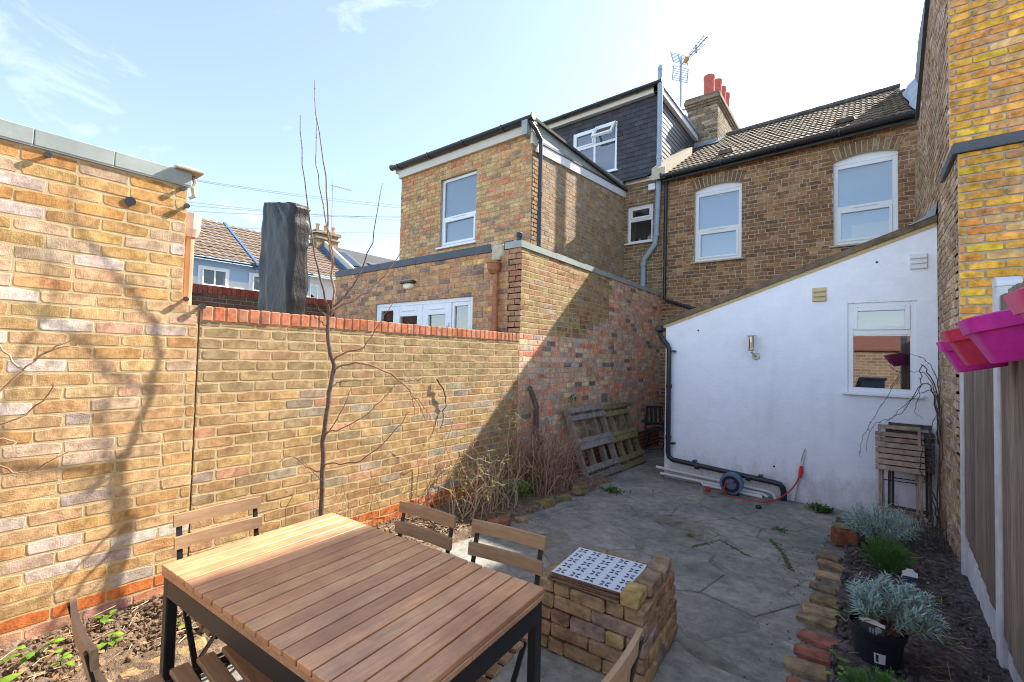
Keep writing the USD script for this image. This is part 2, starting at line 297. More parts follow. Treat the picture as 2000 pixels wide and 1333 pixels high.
UPPER = [(5, (0.575, 0.356, 0.161)), (3, (0.552, 0.293, 0.138)), (2, (0.598, 0.414, 0.184)), (1.5, (0.38, 0.253, 0.149)), (1.2, (0.598, 0.241, 0.115))]
EXTF = [(5, (0.552, 0.3, 0.144)), (3, (0.528, 0.258, 0.126)), (2, (0.396, 0.24, 0.15)), (1.3, (0.288, 0.18, 0.138)), (1, (0.648, 0.396, 0.132))]
REAR = [(5, (0.307, 0.169, 0.084)), (4, (0.245, 0.134, 0.069)), (2, (0.376, 0.209, 0.097)), (1.5, (0.181, 0.11, 0.067)), (0.8, (0.41, 0.254, 0.124))]
YELLOW = [(5, (0.816, 0.454, 0.081)), (4, (0.816, 0.411, 0.098)), (2, (0.746, 0.325, 0.092)), (2, (0.699, 0.432, 0.185)), (1, (0.602, 0.325, 0.142)), (1, (0.816, 0.52, 0.065))]
ROUGH = [(4, (0.511, 0.363, 0.215)), (3, (0.591, 0.444, 0.309)), (2, (0.417, 0.282, 0.188)), (1.5, (0.511, 0.323, 0.255)), (1, (0.672, 0.538, 0.363))]
RED = [(3, (.60, .19, .055)), (2, (.56, .17, .06)), (1, (.54, .21, .11))]
PINKRED = [(3, (.54, .23, .13)), (2, (.54, .29, .19)), (1, (.46, .25, .20))]
CHIM = [(4, (0.228, 0.162, 0.108)), (3, (0.168, 0.126, 0.09)), (2, (0.3, 0.216, 0.138)), (1, (0.36, 0.282, 0.18))]

def brick_shape(fr, u0, u1, v0, v1, r, proud, c=.004, back=-.012, jit=.0022, chamfer=True):
    j = lambda: r.normal(0, jit)
    q = [(u0 + j(), v0 + j()), (u1 + j(), v0 + j()), (u1 + j(), v1 + j()), (u0 + j(), v1 + j())]
    n = proud + abs(r.normal(0, .0011 if proud > .003 else .0007)); tl = [n + r.normal(0, .001) for _ in range(4)]
    U, V = np.array([p[0] for p in q]), np.array([p[1] for p in q])
    if not chamfer:
        v = np.vstack([fr.at(U, V, tl), fr.at(U, V, [back] * 4)])
        return v, [(0, 1, 2), (0, 2, 3)] + [t for a, b in ((0, 1), (1, 2), (2, 3), (3, 0)) for t in ((a, a + 4, b + 4), (a, b + 4, b))]
    if c > .0045:
        ww, hh = u1 - u0, v1 - v0; e = min(.009, ww * .2); k = r.uniform(.25, .45) * ww; k2 = r.uniform(.25, .45) * ww
        pts = np.array([(u0 + e * r.uniform(.2, 1.2), v0), (u0 + k, v0), (u1 - k2, v0), (u1 - e * r.uniform(.2, 1.2), v0), (u1, v0 + hh * .25), (u1, v1 - e * r.uniform(.3, 1.3)), (u1 - k, v1), (u0 + k2, v1), (u0, v1 - e * r.uniform(.3, 1.3)), (u0, v0 + hh * .25)])
        pts = pts + r.normal(0, .0010, pts.shape); m = len(pts); cc = np.array([(u0 + u1) / 2, (v0 + v1) / 2]); d = np.sign(cc - pts) * np.minimum(np.abs(cc - pts), .0028) * r.uniform(.4, 1.1, (m, 1)); q2 = pts + d
        pl = r.normal(0, .006, 2); nt = n + (q2[:, 0] - cc[0]) * pl[0] * .6 + (q2[:, 1] - cc[1]) * pl[1] * 1.5 + r.normal(0, .0002, m)
        v = np.vstack([fr.at(q2[:, 0], q2[:, 1], nt), fr.at(pts[:, 0], pts[:, 1], nt - .0020), fr.at(pts[:, 0], pts[:, 1], [back] * m)])
        f = [(0, i, i + 1) for i in range(1, m - 1)] + [t for a0 in (0, m) for i in range(m) for t in ((a0 + i, a0 + m + i, a0 + m + (i + 1) % m), (a0 + i, a0 + m + (i + 1) % m, a0 + (i + 1) % m))]
        return v, f
    sx, sy = np.array([1, -1, -1, 1]), np.array([1, 1, -1, -1])
    v = np.vstack([fr.at(U + sx * c * r.uniform(.6, 1.6, 4), V + sy * c * r.uniform(.6, 1.6, 4), tl), fr.at(U, V, np.array(tl) - c * .9), fr.at(U, V, [back] * 4)])
    f = [(0, 1, 2), (0, 2, 3)]
    for k in (0, 4):
        for a, b in ((0, 1), (1, 2), (2, 3), (3, 0)): f += [(k + a, k + a + 4, k + b + 4), (k + a, k + b + 4, k + b)]
    return v, f

def brickwork(parent, fr, region, pal, mat='brick', mortar='mortar_sand', course=.075, length=.225, joint=.010, bond='stretcher', v_ref=0.0, u_ref=0.0, proud=.006,
              thick=.215, seed=1, most=300, chamfer=True, skip=None, body='mortar', jit=.0022, c=.004):
    """mortar body and every brick of a wall; the largest-looking ones are meshes of their own"""
    r = np.random.default_rng(seed)
    wall = MB().prism(region, fr, -thick, 0.0).build(body, mortar, parent) if body else None
    host = wall if body and body != 'mortar' else parent
    minu, minv, maxu, maxv = region.bounds; prep = shapely.prepared.prep(region); found = []
    k0 = math.floor((minv - v_ref) / course)
    for k in range(k0, math.ceil((maxv - v_ref) / course) + 1):
        va, vb = v_ref + k * course + joint / 2, v_ref + (k + 1) * course - joint / 2
        if vb < minv or va > maxv: continue
        if bond == 'stretcher': u = minu - length * 2 + ((u_ref - minu) % length) + (length / 2 if k % 2 else 0) + r.normal(0, .004); seq = [1.0]
        else: u = minu - length * 2.3 + (length * .25 if k % 2 else -length * .5) + r.normal(0, .008); seq = [1.0, .5]
        i = 0
        while u < maxu:
            w = length * seq[i % len(seq)] * (1 if r.random() > .03 else .5); i += 1
            a, b = u + joint / 2, u + w - joint / 2 + r.normal(0, .0015); u += w
            if b < minu or a > maxu: continue
            rect = sbox(a, va, b, vb)
            if skip is not None and skip((a + b) / 2, (va + vb) / 2): continue
            p = pal((a + b) / 2, (va + vb) / 2, r) if callable(pal) else pal
            t = pick(r, p)
            if prep.contains(rect): found.append((a, va, b, vb, None, t))
            elif prep.intersects(rect):
                g = rect.intersection(region)
                for h in getattr(g, 'geoms', [g]):
                    if h.geom_type != 'Polygon' or h.area < .0006: continue
                    x0, y0, x1, y1 = h.bounds
                    if h.area > .97 * (x1 - x0) * (y1 - y0): found.append((x0, y0, x1, y1, None, t))
                    else: found.append((x0, y0, x1, y1, h, t))
    cen = np.array([fr.at((f[0] + f[2]) / 2, (f[1] + f[3]) / 2) for f in found]) if found else np.zeros((0, 3))
    key = [np.linalg.norm(cc - EYE) + (0 if seen(cc) else 1000) for cc in cen]
    rest = MB()
    for rank, i in enumerate(np.argsort(key, kind='stable')):
        a, va, b, vb, poly, t = found[i]; one = rank < most and key[i] < 1000
        mb = MB() if one else rest
        if poly is None: v, f = brick_shape(fr, a, b, va, vb, r, proud, c, jit=jit, chamfer=chamfer or one); mb.add(v, f, t)
        else: mb.prism(poly.simplify(.002), fr, -.012, proud + r.normal(0, .0013), t)
        if one: mb.build('brick', mat, host, tint=True)
    o = rest.build('brickwork', mat, host, tint=True)
    if o: tag(o, kind='stuff')
    return host

def poly(*pts): return Polygon(pts)

def window(parent, fr, u0, u1, v0, v1, bars=(), mull=(), fw=.055, depth=.06, recess=.05, glassm='window_glass', back='interior', backd=.14, sash=(), sill=True, name='window', vents=True, sillm='upvc', sill_out=.06):
    """uPVC window: frame with panes, sashes and sill as its pieces. bars: heights of transoms; sash: index of panes with an inner sash frame"""
    n0, n1 = -recess - depth, -recess
    mb = MB()
    for a, b, c, d in ((u0, u0 + fw, v0, v1), (u1 - fw, u1, v0, v1), (u0 + fw, u1 - fw, v0, v0 + fw), (u0 + fw, u1 - fw, v1 - fw, v1)): fr.box(mb, a, b, c, d, n0, n1, .006)
    ys = [v0 + fw] + [y for b in bars for y in (b - fw * .55, b + fw * .55)] + [v1 - fw]
    for b in bars: fr.box(mb, u0 + fw, u1 - fw, b - fw * .55, b + fw * .55, n0, n1 - .002, .005)
    xs = [u0 + fw] + [x for m in mull for x in (m - fw * .5, m + fw * .5)] + [u1 - fw]
    for m in mull: fr.box(mb, m - fw * .5, m + fw * .5, v0 + fw, v1 - fw, n0, n1 - .004, .005)
    w = mb.build(name, 'upvc', parent)
    k = 0
    for yi in range(0, len(ys), 2):
        for xi in range(0, len(xs), 2):
            a, b, c, d = xs[xi], xs[xi + 1], ys[yi], ys[yi + 1]
            if k in sash:
                s = MB(); e = .045
                for p in ((a, a + e, c, d), (b - e, b, c, d), (a + e, b - e, c, c + e), (a + e, b - e, d - e, d)): fr.box(s, *p, n1 - .045, n1 + .012, .006)
                s.build('sash', 'upvc', w); a, b, c, d = a + e, b - e, c + e, d - e
            g = MB(); g.add(fr.at([a, b, b, a], [c, c, d, d], n1 - .025), [(0, 1, 2), (0, 2, 3)]); g.build('pane', glassm, w)
            k += 1
    bk = MB(); fr.box(bk, u0 + fw * .5, u1 - fw * .5, v0 + fw * .5, v1 - fw * .5, n0 - backd - .02, n0 - backd, 0); bk.build('pane_backing' if back in ('pane_backing', 'sky_reflection_blue') else 'interior', back, w)  # behind the arched windows its blue stands for the sky reflection
    if backd > .02:
        sd = MB(); 
        for a, b, c, d in ((u0 + .01, u0 + .02, v0, v1), (u1 - .02, u1 - .01, v0, v1), (u0 + .02, u1 - .02, v0, v0 + .01), (u0 + .02, u1 - .02, v1 - .01, v1)): fr.box(sd, a, b, c, d, n0 - backd, n0 - .002)
        sd.build('reveal', 'white_render', w)
    if sill:
        s = MB(); fr.box(s, u0 - .05, u1 + .05, v0 - .035, v0 - .002, n0, sill_out, .006); s.build('sill', sillm, w)
    if vents and bars:
        s = MB(); m = (u0 + u1) / 2; fr.box(s, m - .17, m + .17, bars[0] - .008, bars[0] + .008, n1, n1 + .012, .003); s.build('trickle_vent', 'upvc', w)
    return w
def hole(u0, u1, v0, v1): return sbox(u0, v0, u1, v1)

def gz(x, y): return -0.030 * np.clip(np.asarray(y, float) - 2.5, 0, 8) + 0 * np.asarray(x, float)
XL, XR = -3.516, 0.63

# ---------------------------------------------------------------- ground, patio, beds
g = MB(); g.add([(-400, -400, -.42), (400, -400, -.42), (400, 400, -.42), (-400, 400, -.42)], [(0, 1, 2), (0, 2, 3)])
tag(g.build('ground', 'earth'), kind='structure')
def sheet(x0, x1, y0, y1, dx, dy, z, name, mat, smooth=True, kind='structure', parent=None, inside=None):
    nx, ny = max(2, int((x1 - x0) / dx) + 1), max(2, int((y1 - y0) / dy) + 1)
    X, Y = np.meshgrid(np.linspace(x0, x1, nx), np.linspace(y0, y1, ny)); Z = z(X, Y)
    i = np.arange(nx * ny).reshape(ny, nx); f = np.stack([i[:-1, :-1], i[:-1, 1:], i[1:, 1:], i[1:, :-1]], -1).reshape(-1, 4)
    o = MB().add(np.stack([X, Y, Z], -1).reshape(-1, 3), f).build(name, mat, parent, smooth=smooth)
    return tag(o, kind=kind)
patio = thing('patio', kind='structure')
area = poly((-2.66, -1.6), (-.30, -1.6), (-.30, 5.55), (.0, 6.1), (.60, 6.3), (.60, 6.80), (-2.38, 6.80), (-2.38, 9.66), (-3.50, 9.66), (-3.50, 5.7), (-2.78, 5.3), (-2.78, 2.9), (-2.66, 1.6))
sheet(-3.51, .61, -1.6, 9.7, .4, .25, lambda x, y: gz(x, y) - .0045 + 0 * x, 'joint_bed', 'patio_joint', parent=patio, kind=None)
rp = np.random.default_rng(5); pts = []
for _ in range(9000):
    q = np.array([rp.uniform(-4.2, 1.4), rp.uniform(-2.4, 10.5)]); m = .36 + .20 * rp.random() + (.12 if q[1] > 5.8 else 0)
    if all((q[0] - p[0]) ** 2 + (q[1] - p[1]) ** 2 > m ** 2 for p in pts): pts.append(q)
pts = np.array(pts); vo = Voronoi(pts)
for k, reg in enumerate(vo.point_region):
    ids = vo.regions[reg]
    if -1 in ids or not ids: continue
    pg = Polygon(vo.vertices[ids]).intersection(area)
    for h in getattr(pg, 'geoms', [pg]):
        if h.is_empty or h.geom_type != 'Polygon' or h.area < .004: continue
        h = h.buffer(-.0045)
        if h.is_empty or h.geom_type != 'Polygon': continue
        ring = shapely.segmentize(h, .11).exterior.coords[:-1]; n = len(ring)
        if n < 4: continue
        c = np.mean(ring, 0); top, low = [], []
        for (x, y) in ring:
            d = np.array([x, y]) - c; e = rp.normal(0, .0045); nn = np.linalg.norm(d) + 1e-6
            top.append((x - d[0] / nn * (.006 + abs(e)), y - d[1] / nn * (.006 + abs(e)))); low.append((x + e * .4, y + e * .4))
        dz = rp.normal(.0, .0028); sl = rp.normal(0, .0045, 2)
        zt = lambda x, y: float(gz(x, y)) + dz + sl[0] * (x - c[0]) + sl[1] * (y - c[1])
        v = [(x, y, zt(x, y)) for x, y in top] + [(x, y, zt(x, y) - .0045) for x, y in low] + [(x, y, float(gz(x, y)) - .03) for x, y in low] + [(c[0], c[1], zt(*c))]
        f = [(3 * n, i, (i + 1) % n) for i in range(n)]
        for a in (0, n): f += [t for i in range(n) for t in ((a + i, a + n + i, a + n + (i + 1) % n), (a + i, a + n + (i + 1) % n, a + (i + 1) % n))]
        b = .272 + rp.normal(0, .008); t = np.array([b * 1.02, b * 1.0, b * .95]) * (1 + rp.normal(0, .015, 3))
        if rp.random() < .12: t *= (1.03, 1.0, .97)
        MB().add(v, f, t).build('stone', 'patio_stone', patio, tint=True)
def soil_z(base, amp, seed):
    def z(x, y):
        p = np.stack([x * 5, y * 5, 0 * x], -1); q = np.stack([x * 28, y * 28, 0 * x], -1)
        return base + gz(x, y) + amp * (meshkit.fbm(p, 3, seed) - .5) + amp * .9 * (meshkit.fbm(q, 3, seed + 9) - .5)
    return z
_sl = soil_z(.055, .05, 3)
sheet(-3.53, -2.62, -1.4, 5.9, .016, .02, lambda x, y: _sl(x, y) - .12 * np.clip((x + 2.83 - .12 * np.clip((2.0 - y) / .7, 0, 1) + .03 * np.sin(y * 7)) / .10, 0, 1), 'left_soil_bed', 'soil_dry')
_sr = soil_z(.035, .05, 4)
sheet(-.26, .66, .8, 6.2, .018, .018, lambda x, y: _sr(x, y) - .10 * np.clip((-.13 - x + .02 * np.sin(y * 9)) / .06, 0, 1) * (y < 5.25), 'right_soil_bed', 'soil_dark')

# ---------------------------------------------------------------- tall brick wall with its metal coping (left, near)
FL = facing_right(XL)
w = thing('tall_brick_wall', 'tall pale yellow and pink brick wall with grey metal coping, tree shadow across it', 'wall')
def tall_pal(u, v, r):
    if .04 < v < .19: return RED if v > .115 else PINKRED
    return TALL_TOP if v > 2.15 else TALL
brickwork(w, FL, poly((-1.3, -.3), (1.067, -.3), (1.067, 1.905), (.972, 1.905), (.972, 2.69), (-1.3, 2.69)), tall_pal, v_ref=.19, course=.0752, u_ref=.105, seed=21, proud=.0012, length=.2265, c=.005)
c = MB()
for a, b in ((-1.3, .27), (.272, .60), (.602, .99)): FL.box(c, a, b, 2.687, 2.778, -.24, .016, .004)
for a, b in ((-1.3, .99),): FL.box(c, a, b, 2.680, 2.690, .002, .013)
c.build('coping', 'coping_metal', w)
h = MB(); h.lathe([(.0, .008), (.024, .008), (.026, .010), (.027, -.004)], 18, FL.at(.684, 2.502, .009), M=np.stack([(0, 1, 0), (0, 0, 1), (1, 0, 0)], 1) @ np.diag([1, 1, .15])); h.build('weep_hole', 'black_plastic', w)
for (y, z) in ((.325, 2.650), (.938, 2.656), (.965, 2.548), (.984, 1.939)):
    b = MB(); b.tube([FL.at(y, z, -.01), FL.at(y, z, .03)], .010, 8); b.lathe([(0, .034), (.017, .034), (.017, .022), (0, .022)], 8, FL.at(y, z, 0), M=np.stack([(0, 1, 0), (0, 0, 1), (1, 0, 0)], 1)); b.build('bolt', 'steel_bolt', w)
b = MB(); b.tube([FL.at(1.078, 1.901, -.01), FL.at(1.078, 1.901, .03)], .012, 8); b.lathe([(0, .036), (.02, .036), (.02, .022), (0, .022)], 8, FL.at(1.078, 1.901, 0), M=np.stack([(0, 1, 0), (0, 0, 1), (1, 0, 0)], 1)); b.build('bolt', 'steel_bolt', w)
t = thing('stone_finial', 'weathered stone cap on a curved bracket at the end of the grey coping', 'finial', (XL - .05, .965, 2.778))
m = MB(); m.box((-.10, -.075, .0), (.10, .085, .018), .004); m.box((-.07, -.03, .018), (.07, .07, .034), .006); m.build('cap', 'stone_pale', t)
m = MB(); m.tube([(.0, .05, -.005), (.01, .062, -.05), (.015, .045, -.085), (.015, .055, -.14), (.01, .03, -.16)], [.012, .014, .013, .013, .01], 7); m.build('bracket', 'stone_pale', t)
t = thing('terracotta_downpipe', 'terracotta downpipe with white splashed hopper beyond the end of the tall wall', 'downpipe', (XL - .085, 1.022, 1.3))
m = MB(); m.tube([(0, 0, 0), (0, 0, 1.10)], .027, 12); m.build('pipe', 'salmon_pipe', t)
m = MB(); m.lathe([(.0, 1.06), (.04, 1.07), (.058, 1.12), (.062, 1.225), (.055, 1.225), (.05, 1.13), (0, 1.11)], 16, (.0, 0, 0)); m.build('hopper', 'terracotta_white', t)

# ---------------------------------------------------------------- low brick wall with red coping bricks
w = thing('low_brick_wall', 'lower weathered yellow brick garden wall with red brick on edge coping', 'wall')
def low_pal(u, v, r):
    if .04 < v < .19: return RED
    if v > 1.35: return LOW_TOP
    return LOW if u < 3.2 or r.random() < .6 else [(2, (.42, .30, .17)), (1, (.44, .25, .15)), (1, (.36, .31, .25))]
brickwork(w, FL, hole(1.078, 4.617, -.3, 1.803), low_pal, v_ref=.19, course=.0752, u_ref=.20, seed=22, proud=.0014, jit=.003, c=.005)
n = 47; p = (4.617 - 1.078) / n
for k in range(n):
    m = MB(); FL.box(m, 1.078 + k * p + .005, 1.078 + (k + 1) * p - .005, 1.808 + R.uniform(-.002, .002), 1.907 + R.uniform(-.003, .003), -.215, .010 + R.uniform(-.002, .002), .006, pick(rng, [(3, (.58, .215, .11)), (2, (.54, .24, .14)), (1, (.50, .17, .08))])); m.build('coping_brick', 'brick', w, tint=True)
m = MB(); FL.box(m, 1.078, 4.617, 1.803, 1.900, -.210, .002); m.build('coping_mortar', 'mortar_sand', w)

# ---------------------------------------------------------------- house on the left: extensions, dormer
H = thing('neighbour_house', 'brown brick house with two flat roofed rear extensions and a slate hung dormer', 'house')
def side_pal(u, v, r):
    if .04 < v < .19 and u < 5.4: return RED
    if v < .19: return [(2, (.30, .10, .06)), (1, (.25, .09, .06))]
    if v > 1.2 + (u - 4.4) * .4 and u < 7.2 and v > 1.9: return [(4, (.42, .29, .15)), (3, (.40, .23, .12)), (2, (.44, .33, .15)), (1, (.38, .28, .22))]  # sunlit part of the wall keeps its own darker palette
    return SIDE_SHADE_LIFT
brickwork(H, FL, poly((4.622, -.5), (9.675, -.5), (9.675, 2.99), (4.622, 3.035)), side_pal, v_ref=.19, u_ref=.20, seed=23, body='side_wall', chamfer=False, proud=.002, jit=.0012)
F2 = facing_garden(4.63)
brickwork(H, F2, poly((-7.95, .9), (XL - .215, .9), (XL - .215, 3.03), (-7.95, 3.03)).difference(hole(-6.64, -4.36, .5, 2.45)), EXTF, v_ref=.19, seed=24, body='front_wall', chamfer=False, mortar='mortar_grey')
m = MB(); pier = facing_garden(4.622)
brickwork(H, pier, poly((XL - .213, 1.9), (XL, 1.9), (XL, 3.03), (XL - .213, 3.03)), [(2, (.42, .24, .14)), (2, (.40, .20, .12)), (2, (.36, .23, .14))], v_ref=.19, seed=25, body='corner_pier', thick=.02, chamfer=False, mortar='mortar_grey')
c = MB()
for i in range(6):
    y0, y1 = 4.600 + i * .846, 4.600 + (i + 1) * .846 - .004
    zb = lambda y: 3.035 - .009 * (y - 4.62)
    v = FL.at([y0, y1, y1, y0] * 2, [zb(y0), zb(y1), zb(y1) + .075, zb(y0) + .088] * 2, [.018] * 4 + [-.26] * 4)
    c.add(v, [(0, 1, 2, 3), (7, 6, 5, 4), (3, 2, 6, 7), (0, 4, 5, 1), (0, 3, 7, 4), (1, 5, 6, 2)])
c.build('parapet_coping', 'coping_metal', H)
c = MB()
for a, b in ((-7.95, -5.6), (-5.596, -4.03), (-3.80, -3.64)): F2.box(c, a, b, 3.032, 3.145, -.24, .022, .004)
c.build('parapet_coping', 'coping_dark', H)
c = MB(); c.box((-7.9, 4.66, 2.96), (XL - .02, 9.66, 3.02)); c.build('flat_roof', 'felt', H)
c = MB(); c.lathe([(0, .13), (.036, .13), (.04, .12), (.04, .07), (.032, .07), (.032, 0)], 14, (-3.585, 4.66, 3.11)); c.build('vent_cap', 'black_plastic', H)
c = MB(); F2.box(c, -4.02, -3.81, 2.93, 3.115, -.05, .03, .02); F2.box(c, -3.99, -3.84, 2.90, 2.95, .0, .06, .01); c.build('outlet_stone', 'stone_pale', H)
c = MB(); c.lathe([(.0, 2.70), (.05, 2.71), (.085, 2.76), (.09, 2.84), (.10, 2.845), (.10, 2.87), (.085, 2.87), (.08, 2.80), (0, 2.77)], 20, (-3.905, 4.53, 0)); c.build('rainwater_hopper', 'copper_brown', H)
c = MB(); c.tube([(-3.885, 4.555, .5), (-3.885, 4.555, 2.72)], .042, 12); 
for z in (1.95, 2.35): c.tube([(-3.885, 4.555, z), (-3.885, 4.555, z + .035)], .05, 12)
c.build('downpipe', 'copper_brown', H)
lb = MB(); lb.lathe([(.0, .05), (.075, .05), (.10, .02), (.105, 0)], 20); q = lb.v[0]; lb.v[0] = np.stack([q[:, 0] * 1.25 - 5.76, 4.62 - q[:, 2], q[:, 1] * .6 + 2.70], 1); lb.build('wall_light', 'lamp_lens', H)
lh = MB(); F2.box(lh, -5.92, -5.60, 2.735, 2.775, .0, .085, .01); lh.build('light_hood', 'black_plastic', H)
# glazed doors
dw = MB()
D0, D1, DT = -6.64, -4.36, 2.45
for a, b, cc, d in ((D0, D0 + .06, .5, DT), (D1 - .06, D1, .5, DT), (D0 + .06, D1 - .06, DT - .06, DT)): F2.box(dw, a, b, cc, d, -.09, -.02, .005)
doors = dw.build('glazed_doors', 'upvc', H)
edges = [D0 + .06, -6.14, -5.44, -4.80, D1 - .06]
for i in range(4):
    a, b = edges[i] + .003, edges[i + 1] - .003; s = MB(); f_ = .05 if i in (0, 3) else .13; tp = .06 if i in (0, 3) else .17
    for p in ((a, a + f_, .5, DT - .063), (b - f_, b, .5, DT - .063), (a + f_, b - f_, DT - .063 - tp, DT - .063)): F2.box(s, *p, -.085, -.012 - (i in (0, 3)) * .01, .006)
    s.build('sash', 'upvc', doors)
    gl = MB(); gl.add(F2.at([a + f_, b - f_, b - f_, a + f_], [.5, .5, DT - .06 - tp, DT - .06 - tp], -.05), [(0, 1, 2), (0, 2, 3)]); gl.build('pane', 'window_glass', doors)
    if i in (1, 2): s = MB(); F2.box(s, (a + b) / 2 - .16, (a + b) / 2 + .16, DT - .15, DT - .135, -.012, 0, .003); s.build('trickle_vent', 'upvc', doors)
s = MB(); F2.box(s, -4.865, -4.845, 1.96, 2.10, -.01, .012, .004); F2.box(s, -4.94, -4.85, 2.02, 2.04, .01, .03, .004); s.build('handle', 'upvc', doors)
s = MB(); F2.box(s, D0, D1, .5, DT, -.42, -.40); s.build('interior', 'interior', doors)
# upper storey of the extension
F3 = facing_garden(6.0); XU = -4.385; FU = facing_right(XU)
brickwork(H, F3, poly((-7.83, 2.9), (XU, 2.9), (XU, 5.345), (-7.83, 5.42)).difference(hole(-6.59, -5.63, 3.70, 5.05)), UPPER, v_ref=.19, seed=26, body='upper_front_wall', chamfer=False, mortar='mortar_grey')
brickwork(H, FU, poly((6.002, 2.9), (9.675, 2.9), (9.675, 5.33), (6.002, 5.08)), lambda u, v, r: [(4, (.44, .31, .17)), (3, (.42, .27, .14)), (2, (.40, .31, .21)), (1, (.36, .27, .2))], v_ref=.19, seed=27, body='upper_side_wall', chamfer=False, mortar='mortar_grey', thick=.2, proud=.002, jit=.0012)
window(H, F3, -6.59, -5.63, 3.70, 5.05, bars=(4.27,), sash=(0,), back='pane_backing', backd=.03, glassm='window_glass')
c = MB(); F3.box(c, -7.86, XU + .05, 5.35, 5.50, -.02, .07, .004); c.box((XU + .004, 5.93, 5.15), (XU + .05, 6.10, 5.34), .004); c.build('fascia', 'fascia_cream', H)
def gutter(parent, a, b, r=.06, mat='gutter_dark', name='gutter', n=9):
    a, b = np.asarray(a, float), np.asarray(b, float); d = (b - a) / np.linalg.norm(b - a); s = np.cross(d, (0, 0, 1)); s /= np.linalg.norm(s)
    ring = [(math.cos(t), math.sin(t)) for t in np.linspace(math.pi, 2 * math.pi, n)]
    prof = [(1.0 * x, .95 * y) for x, y in ring] + [(.88 * x, .83 * y) for x, y in ring[::-1]]; m = len(prof)
    v = np.vstack([e + r * (np.array([p[0] for p in prof])[:, None] * s + np.array([p[1] for p in prof])[:, None] * np.array([0, 0, 1.0])) for e in (a, b)])
    mb = MB().add(v, [(i, (i + 1) % m, m + (i + 1) % m, m + i) for i in range(m)])
    L = np.linalg.norm(b - a)
    for e in (a, b): mb.tube([e - d * .01, e + d * .01], r * .98, 10)
    o = mb.build(name, mat, parent, smooth=35)
    br = MB()
    for k in np.arange(.25, L, .95): 
        e = a + d * k; br.bar(e + s * r * 1.02 + (0, 0, .01), e + s * r * .9 - (0, 0, r * .8), .03, .01); br.bar(e + s * r * .9 - (0, 0, r * .8), e - (0, 0, r * 1.08), .03, .01); br.bar(e - (0, 0, r * 1.08), e - s * r * 1.05 - (0, 0, r * .9), .03, .01)
    br.build('gutter_bracket', mat, parent)
    return o
gutter(H, (-8.02, 5.87, 5.60), (XU + .10, 5.87, 5.56), .068)
c = MB(); F3.box(c, -8.0, XU + .06, 5.50, 5.585, -.04, .045); c.build('fascia', 'fascia_cream', H)
c = MB(); v = [(-8.0, 5.9, 5.62), (XU + .07, 5.9, 5.60), (XU + .07, 9.7, 5.52), (-8.0, 9.7, 5.52)]; c.add(v + [(p[0], p[1], p[2] - .05) for p in v], [(0, 1, 2, 3), (7, 6, 5, 4), (0, 4, 5, 1), (1, 5, 6, 2), (2, 6, 7, 3), (3, 7, 4, 0)]); c.build('flat_roof', 'felt', H)
def band(name, mat, z0a, z1a, z0b, z1b, n0, n1, ya=6.03, yb=9.67):
    v = FU.at([ya, yb, yb, ya] * 2, [z0a, z0b, z1b, z1a] * 2, [n1] * 4 + [n0] * 4); MB().add(v, [(0, 1, 2, 3), (7, 6, 5, 4), (3, 2, 6, 7), (0, 4, 5, 1), (0, 3, 7, 4), (1, 5, 6, 2)]).build(name, mat, H)
band('verge_board', 'upvc', 5.07, 5.235, 5.325, 5.47, -.02, .03, ya=6.10)
band('drip_edge', 'gutter_dark', 5.236, 5.275, 5.472, 5.50, -.02, .045, ya=6.06)
band('roof_upstand', 'coping_metal', 5.277, 5.56, 5.502, 5.665, -.10, .015, ya=5.82)
c = MB(); c.tube([(XU + .03, 5.86, 5.50), (XU + .09, 5.95, 5.38), (XU + .085, 6.13, 5.26), (XU + .075, 6.14, 5.15), (XU + .075, 6.14, 3.08)], .036, 10); c.tube([(XU + .075, 6.14, 4.32), (XU + .075, 6.14, 4.37)], .045, 10); c.build('downpipe', 'gutter_dark', H, smooth=40)
# rear wall and dormer above
F4 = facing_garden(9.68)
brickwork(H, F4, poly((-7.9, 5.2), (-7.9, 5.6), (-3.47, 5.6), (-3.47, 2.9), (XU - .02, 2.9), (XU - .02, 5.2)).difference(hole(-4.315, -3.72, 4.25, 5.11)), [(4, (.27, .17, .09)), (3, (.22, .14, .075)), (2, (.30, .20, .11))], v_ref=.19, seed=28, body='rear_wall', chamfer=False, mortar='mortar_pale')
window(H, F4, -4.315, -3.72, 4.25, 5.11, bars=(4.78,), sash=(1,), glassm='window_glass_dark', back='interior', backd=.3)
for k, (x, hh, mt) in enumerate(((-4.16, .10, 'label_green'), (-4.07, .07, 'upvc'), (-3.95, .17, 'weed_leaf'), (-3.86, .12, 'upvc'), (-3.81, .15, 'vent_white'))):
    b = MB(); b.lathe([(0, 0), (.03, 0), (.032, hh * .6), (.013, hh * .8), (.013, hh), (0, hh)], 10, (x, 9.82, 4.30)); tag(b.build('toiletry_bottle', mt), ['short dark green bottle behind the small window', 'small white jar behind the small window', 'tall green bottle behind the small window', 'white bottle beside the tall green bottle in the window', 'pale bottle rightmost behind the small window'][k], 'bottle')
c = MB(); F4.box(c, -4.36, -3.60, 5.60, 5.70, -.02, .05, .004); c.build('soffit_board', 'fascia_cream', H)
c = MB(); F4.box(c, -3.80, -3.64, 5.36, 5.50, .0, .10, .01); c.build('overflow_box', 'upvc', H)
YD, XC = 9.75, -3.675; FD = facing_garden(YD); FC = facing_right(XC)
ZD0, ZD1 = 5.72, 7.57
face = hole(-6.9, XC, ZD0, ZD1).difference(hole(-5.84, -4.64, 6.08, 7.27))
c = MB(); c.prism(face, FD, -.12, -.012); fw_ = c.build('dormer_front', 'felt', H)
